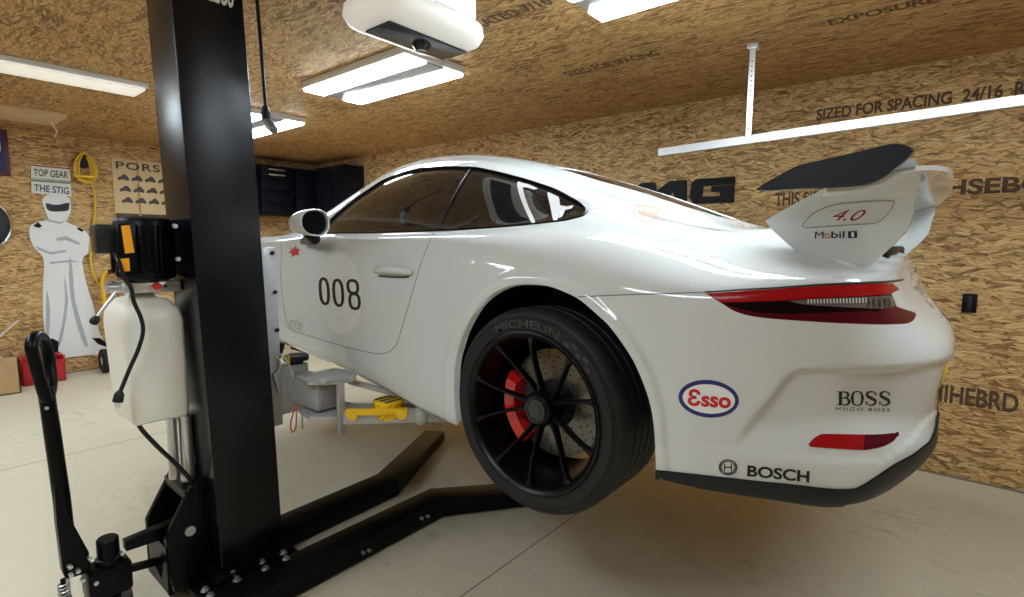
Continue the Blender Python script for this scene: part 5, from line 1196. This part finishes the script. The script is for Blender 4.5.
# cross tube, knuckle and arm
b = B(); b.box((-1.36,-1.10,.765), (-1.0,-.985,.885), .008); b.box((-1.34,-1.13,.70), (-1.26,-.99,.92), .006); ct = b.build('cross_tube', M_AG, lift)
b = B(); b.box((-1.001,-1.085,.782), (-.996,-1.0,.868), .004); b.build('tube_end', mat('tube_end_grey', (.30,.29,.30), .5), ct)
b = B()
b.prism([(-1.12,-1.12,.89),(-1.0,-1.14,.89),(-.93,-1.08,.89),(-.90,-.98,.89),(-1.0,-.90,.89),(-1.14,-.93,.89)], (0,0,.016), .003)
b.prism([(-1.12,-1.12,.738),(-1.0,-1.14,.738),(-.93,-1.08,.738),(-.90,-.98,.738),(-1.0,-.90,.738),(-1.14,-.93,.738)], (0,0,.016), .003)
b.box((-.935,-1.05,.67), (-.915,-1.02,.90), .003)
kn = b.build('arm_knuckle', M_AG, lift)
p = hit(324,381,2,.91); b = B(); b.cyl((p[0],p[1],.906), (p[0],p[1],.914), .026, n=6); b.build('pivot_bolt', M_ZN, kn)
# arm running in under the sill
a0 = np.array([-.935,-1.035,.74]); a1 = np.array([-.50,-.60,.74]); dv = (a1-a0)/np.linalg.norm(a1-a0); nv = np.array([-dv[1], dv[0], 0])
beam(a0-nv*-.0+dv*.0, a1, .012, .030, 'arm_rail', M_AG); beam(a0+nv*.085, a1+nv*.085, .012, .030, 'arm_rail', M_AG)
beam(a0+nv*.042+np.array([0,0,-.026]), a1+nv*.042+np.array([0,0,-.026]), .04, .006, 'arm_floor', M_AG)
beam(np.array([-.98,-.96,.875]), np.array([-.80,-.78,.80]), .022, .008, 'arm_brace', M_AG)
YS = mat('safety_yellow', (.88,.55,.005), .35, coat=.4)
ya_ = hit(344,408,2,.785); 
c1 = a0+dv*.03; c2 = a0+dv*.29
beam(c1-nv*.022+np.array([0,0,.028]), c2-nv*.022+np.array([0,0,.028]), .012, .014, 'locking_bar', YS)
for k in (.06,.265):
    c = a0+dv*k-nv*.03; b = B(); b.cyl(tuple(c+np.array([0,0,.018])), tuple(c-nv*.01+np.array([0,0,.018])), .022, n=20); b.build('locking_roller', YS, lift)
c = a0+dv*.20+nv*.04; b = B(); b.lathe([(0,0),(.062,0),(.066,.006),(.066,.070),(.058,.078),(0,.078)], (c[0],c[1],.725), (0,0,1), 40); cup = b.build('pad_cup', YS, lift)
b = B()
for k in range(5):
    secs = []
    for a in np.linspace(0, 1, 12):
        an = 1.1*a+2*math.pi*k/5+math.radians(200); z = .728+.068*a; secs.append([(c[0]+.0668*math.cos(an), c[1]+.0668*math.sin(an), z), (c[0]+.0668*math.cos(an+.5), c[1]+.0668*math.sin(an+.5), z)])
    b.loft(secs, closed=False, cap=False)
for k in (-1, 0, 1):
    q = [(c[0]+k*.036-.009,c[1]-.045),(c[0]+k*.036+.009,c[1]-.045),(c[0]+k*.036*.9+.012,c[1]+.045),(c[0]+k*.036*.9-.006,c[1]+.045)]
    b.prism([(x,y,.8032) for x,y in q], (0,0,.0006))
b.build('hazard_stripe', M_BLACKPL, cup, smooth=True)
c = a0+dv*.37+nv*.03; b = B(); b.box((c[0]-.04,c[1]-.04,.745), (c[0]+.05,c[1]+.05,.80), .006); b.build('slide_block', M_AG, lift)
c = a0+dv*.345-nv*.02; b = B(); b.lathe([(0,-.034),(.02,-.034),(.026,-.026),(.026,.026),(.02,.034),(0,.034)], (c[0],c[1],.745), (0,0,1), 28); b.build('end_stop', M_AG, lift)
c = np.array([-.60,-.72,.745]); b = B(); b.cyl((c[0],c[1],.74), (c[0],c[1],.795), .028, n=24); b.build('screw_post', M_ZN, lift)
b = B(); b.lathe([(0,0),(.055,0),(.06,.004),(.06,.016),(.05,.02),(0,.02)], (c[0],c[1],.795), (0,0,1), 32); b.build('lifting_pad', M_BLACKPL, lift)
# spare pad standing on the cross tube
p = hit(297,383,1,-1.03); b = B(); b.cyl((p[0],-1.03,.885), (p[0],-1.03,.945), .009, n=14); sp_ = b.build('spare_pad_stem', M_ZN, lift)
p2 = hit(297,361,1,-1.03)
b = B(); b.lathe([(0,-.045),(.022,-.042),(.030,-.026),(.030,-.008),(.055,.0),(.058,.018),(.052,.024),(.03,.020),(0,.020)], (p[0],-1.03,p2[2]+.004), (0,0,1), 28); b.build('spare_pad', M_BLACKPL, sp_)
b = B(); q = hit(290,358,1,-1.075); b.box((q[0]-.014,-1.09,q[2]-.022), (q[0]+.014,-1.08,q[2]+.018), .003); b.build('pad_tab', mat('tab_yellow', (.55,.36,.03), .5), sp_)
# ribbon and pin below the cross tube
b = B(); b.tube(cm([hit(x, y, 1, -1.09) for x, y in ((296,404),(293,414),(290.5,426),(293,432),(296,426),(296.5,414),(297,404))], 4), .0035, n=6); b.build('red_ribbon', mat('ribbon_red', (.75,.16,.12), .5), lift)
b = B(); p = hit(302,403,1,-1.09); p2 = hit(302,428,1,-1.09); b.box((p[0]-.010,-1.093,p2[2]), (p[0]+.004,-1.088,.77), .002); b.cyl((p[0]+.02,-1.10,.745), (p[0]+.11,-1.10,.745), .012, n=12); b.build('latch_bracket', M_ZN, lift)
S.view_settings.view_transform='Standard'; S.view_settings.look='None'; S.view_settings.exposure=-0.08; S.view_settings.gamma=1.0; S.view_settings.use_curve_mapping=False
w=bpy.data.worlds.new('w'); S.world=w; w.use_nodes=True; w.node_tree.nodes['Background'].inputs[0].default_value=(.05,.05,.05,1)
S.cycles.use_denoising=True; S.cycles.max_bounces=8; S.cycles.diffuse_bounces=5; S.cycles.glossy_bounces=4; S.cycles.sample_clamp_indirect=6; S.cycles.transparent_max_bounces=8
for o in S.objects:
    if o.type=='MESH' and o.parent is None and 'label' not in o and 'kind' not in o: print('UNTAGGED',o.name)
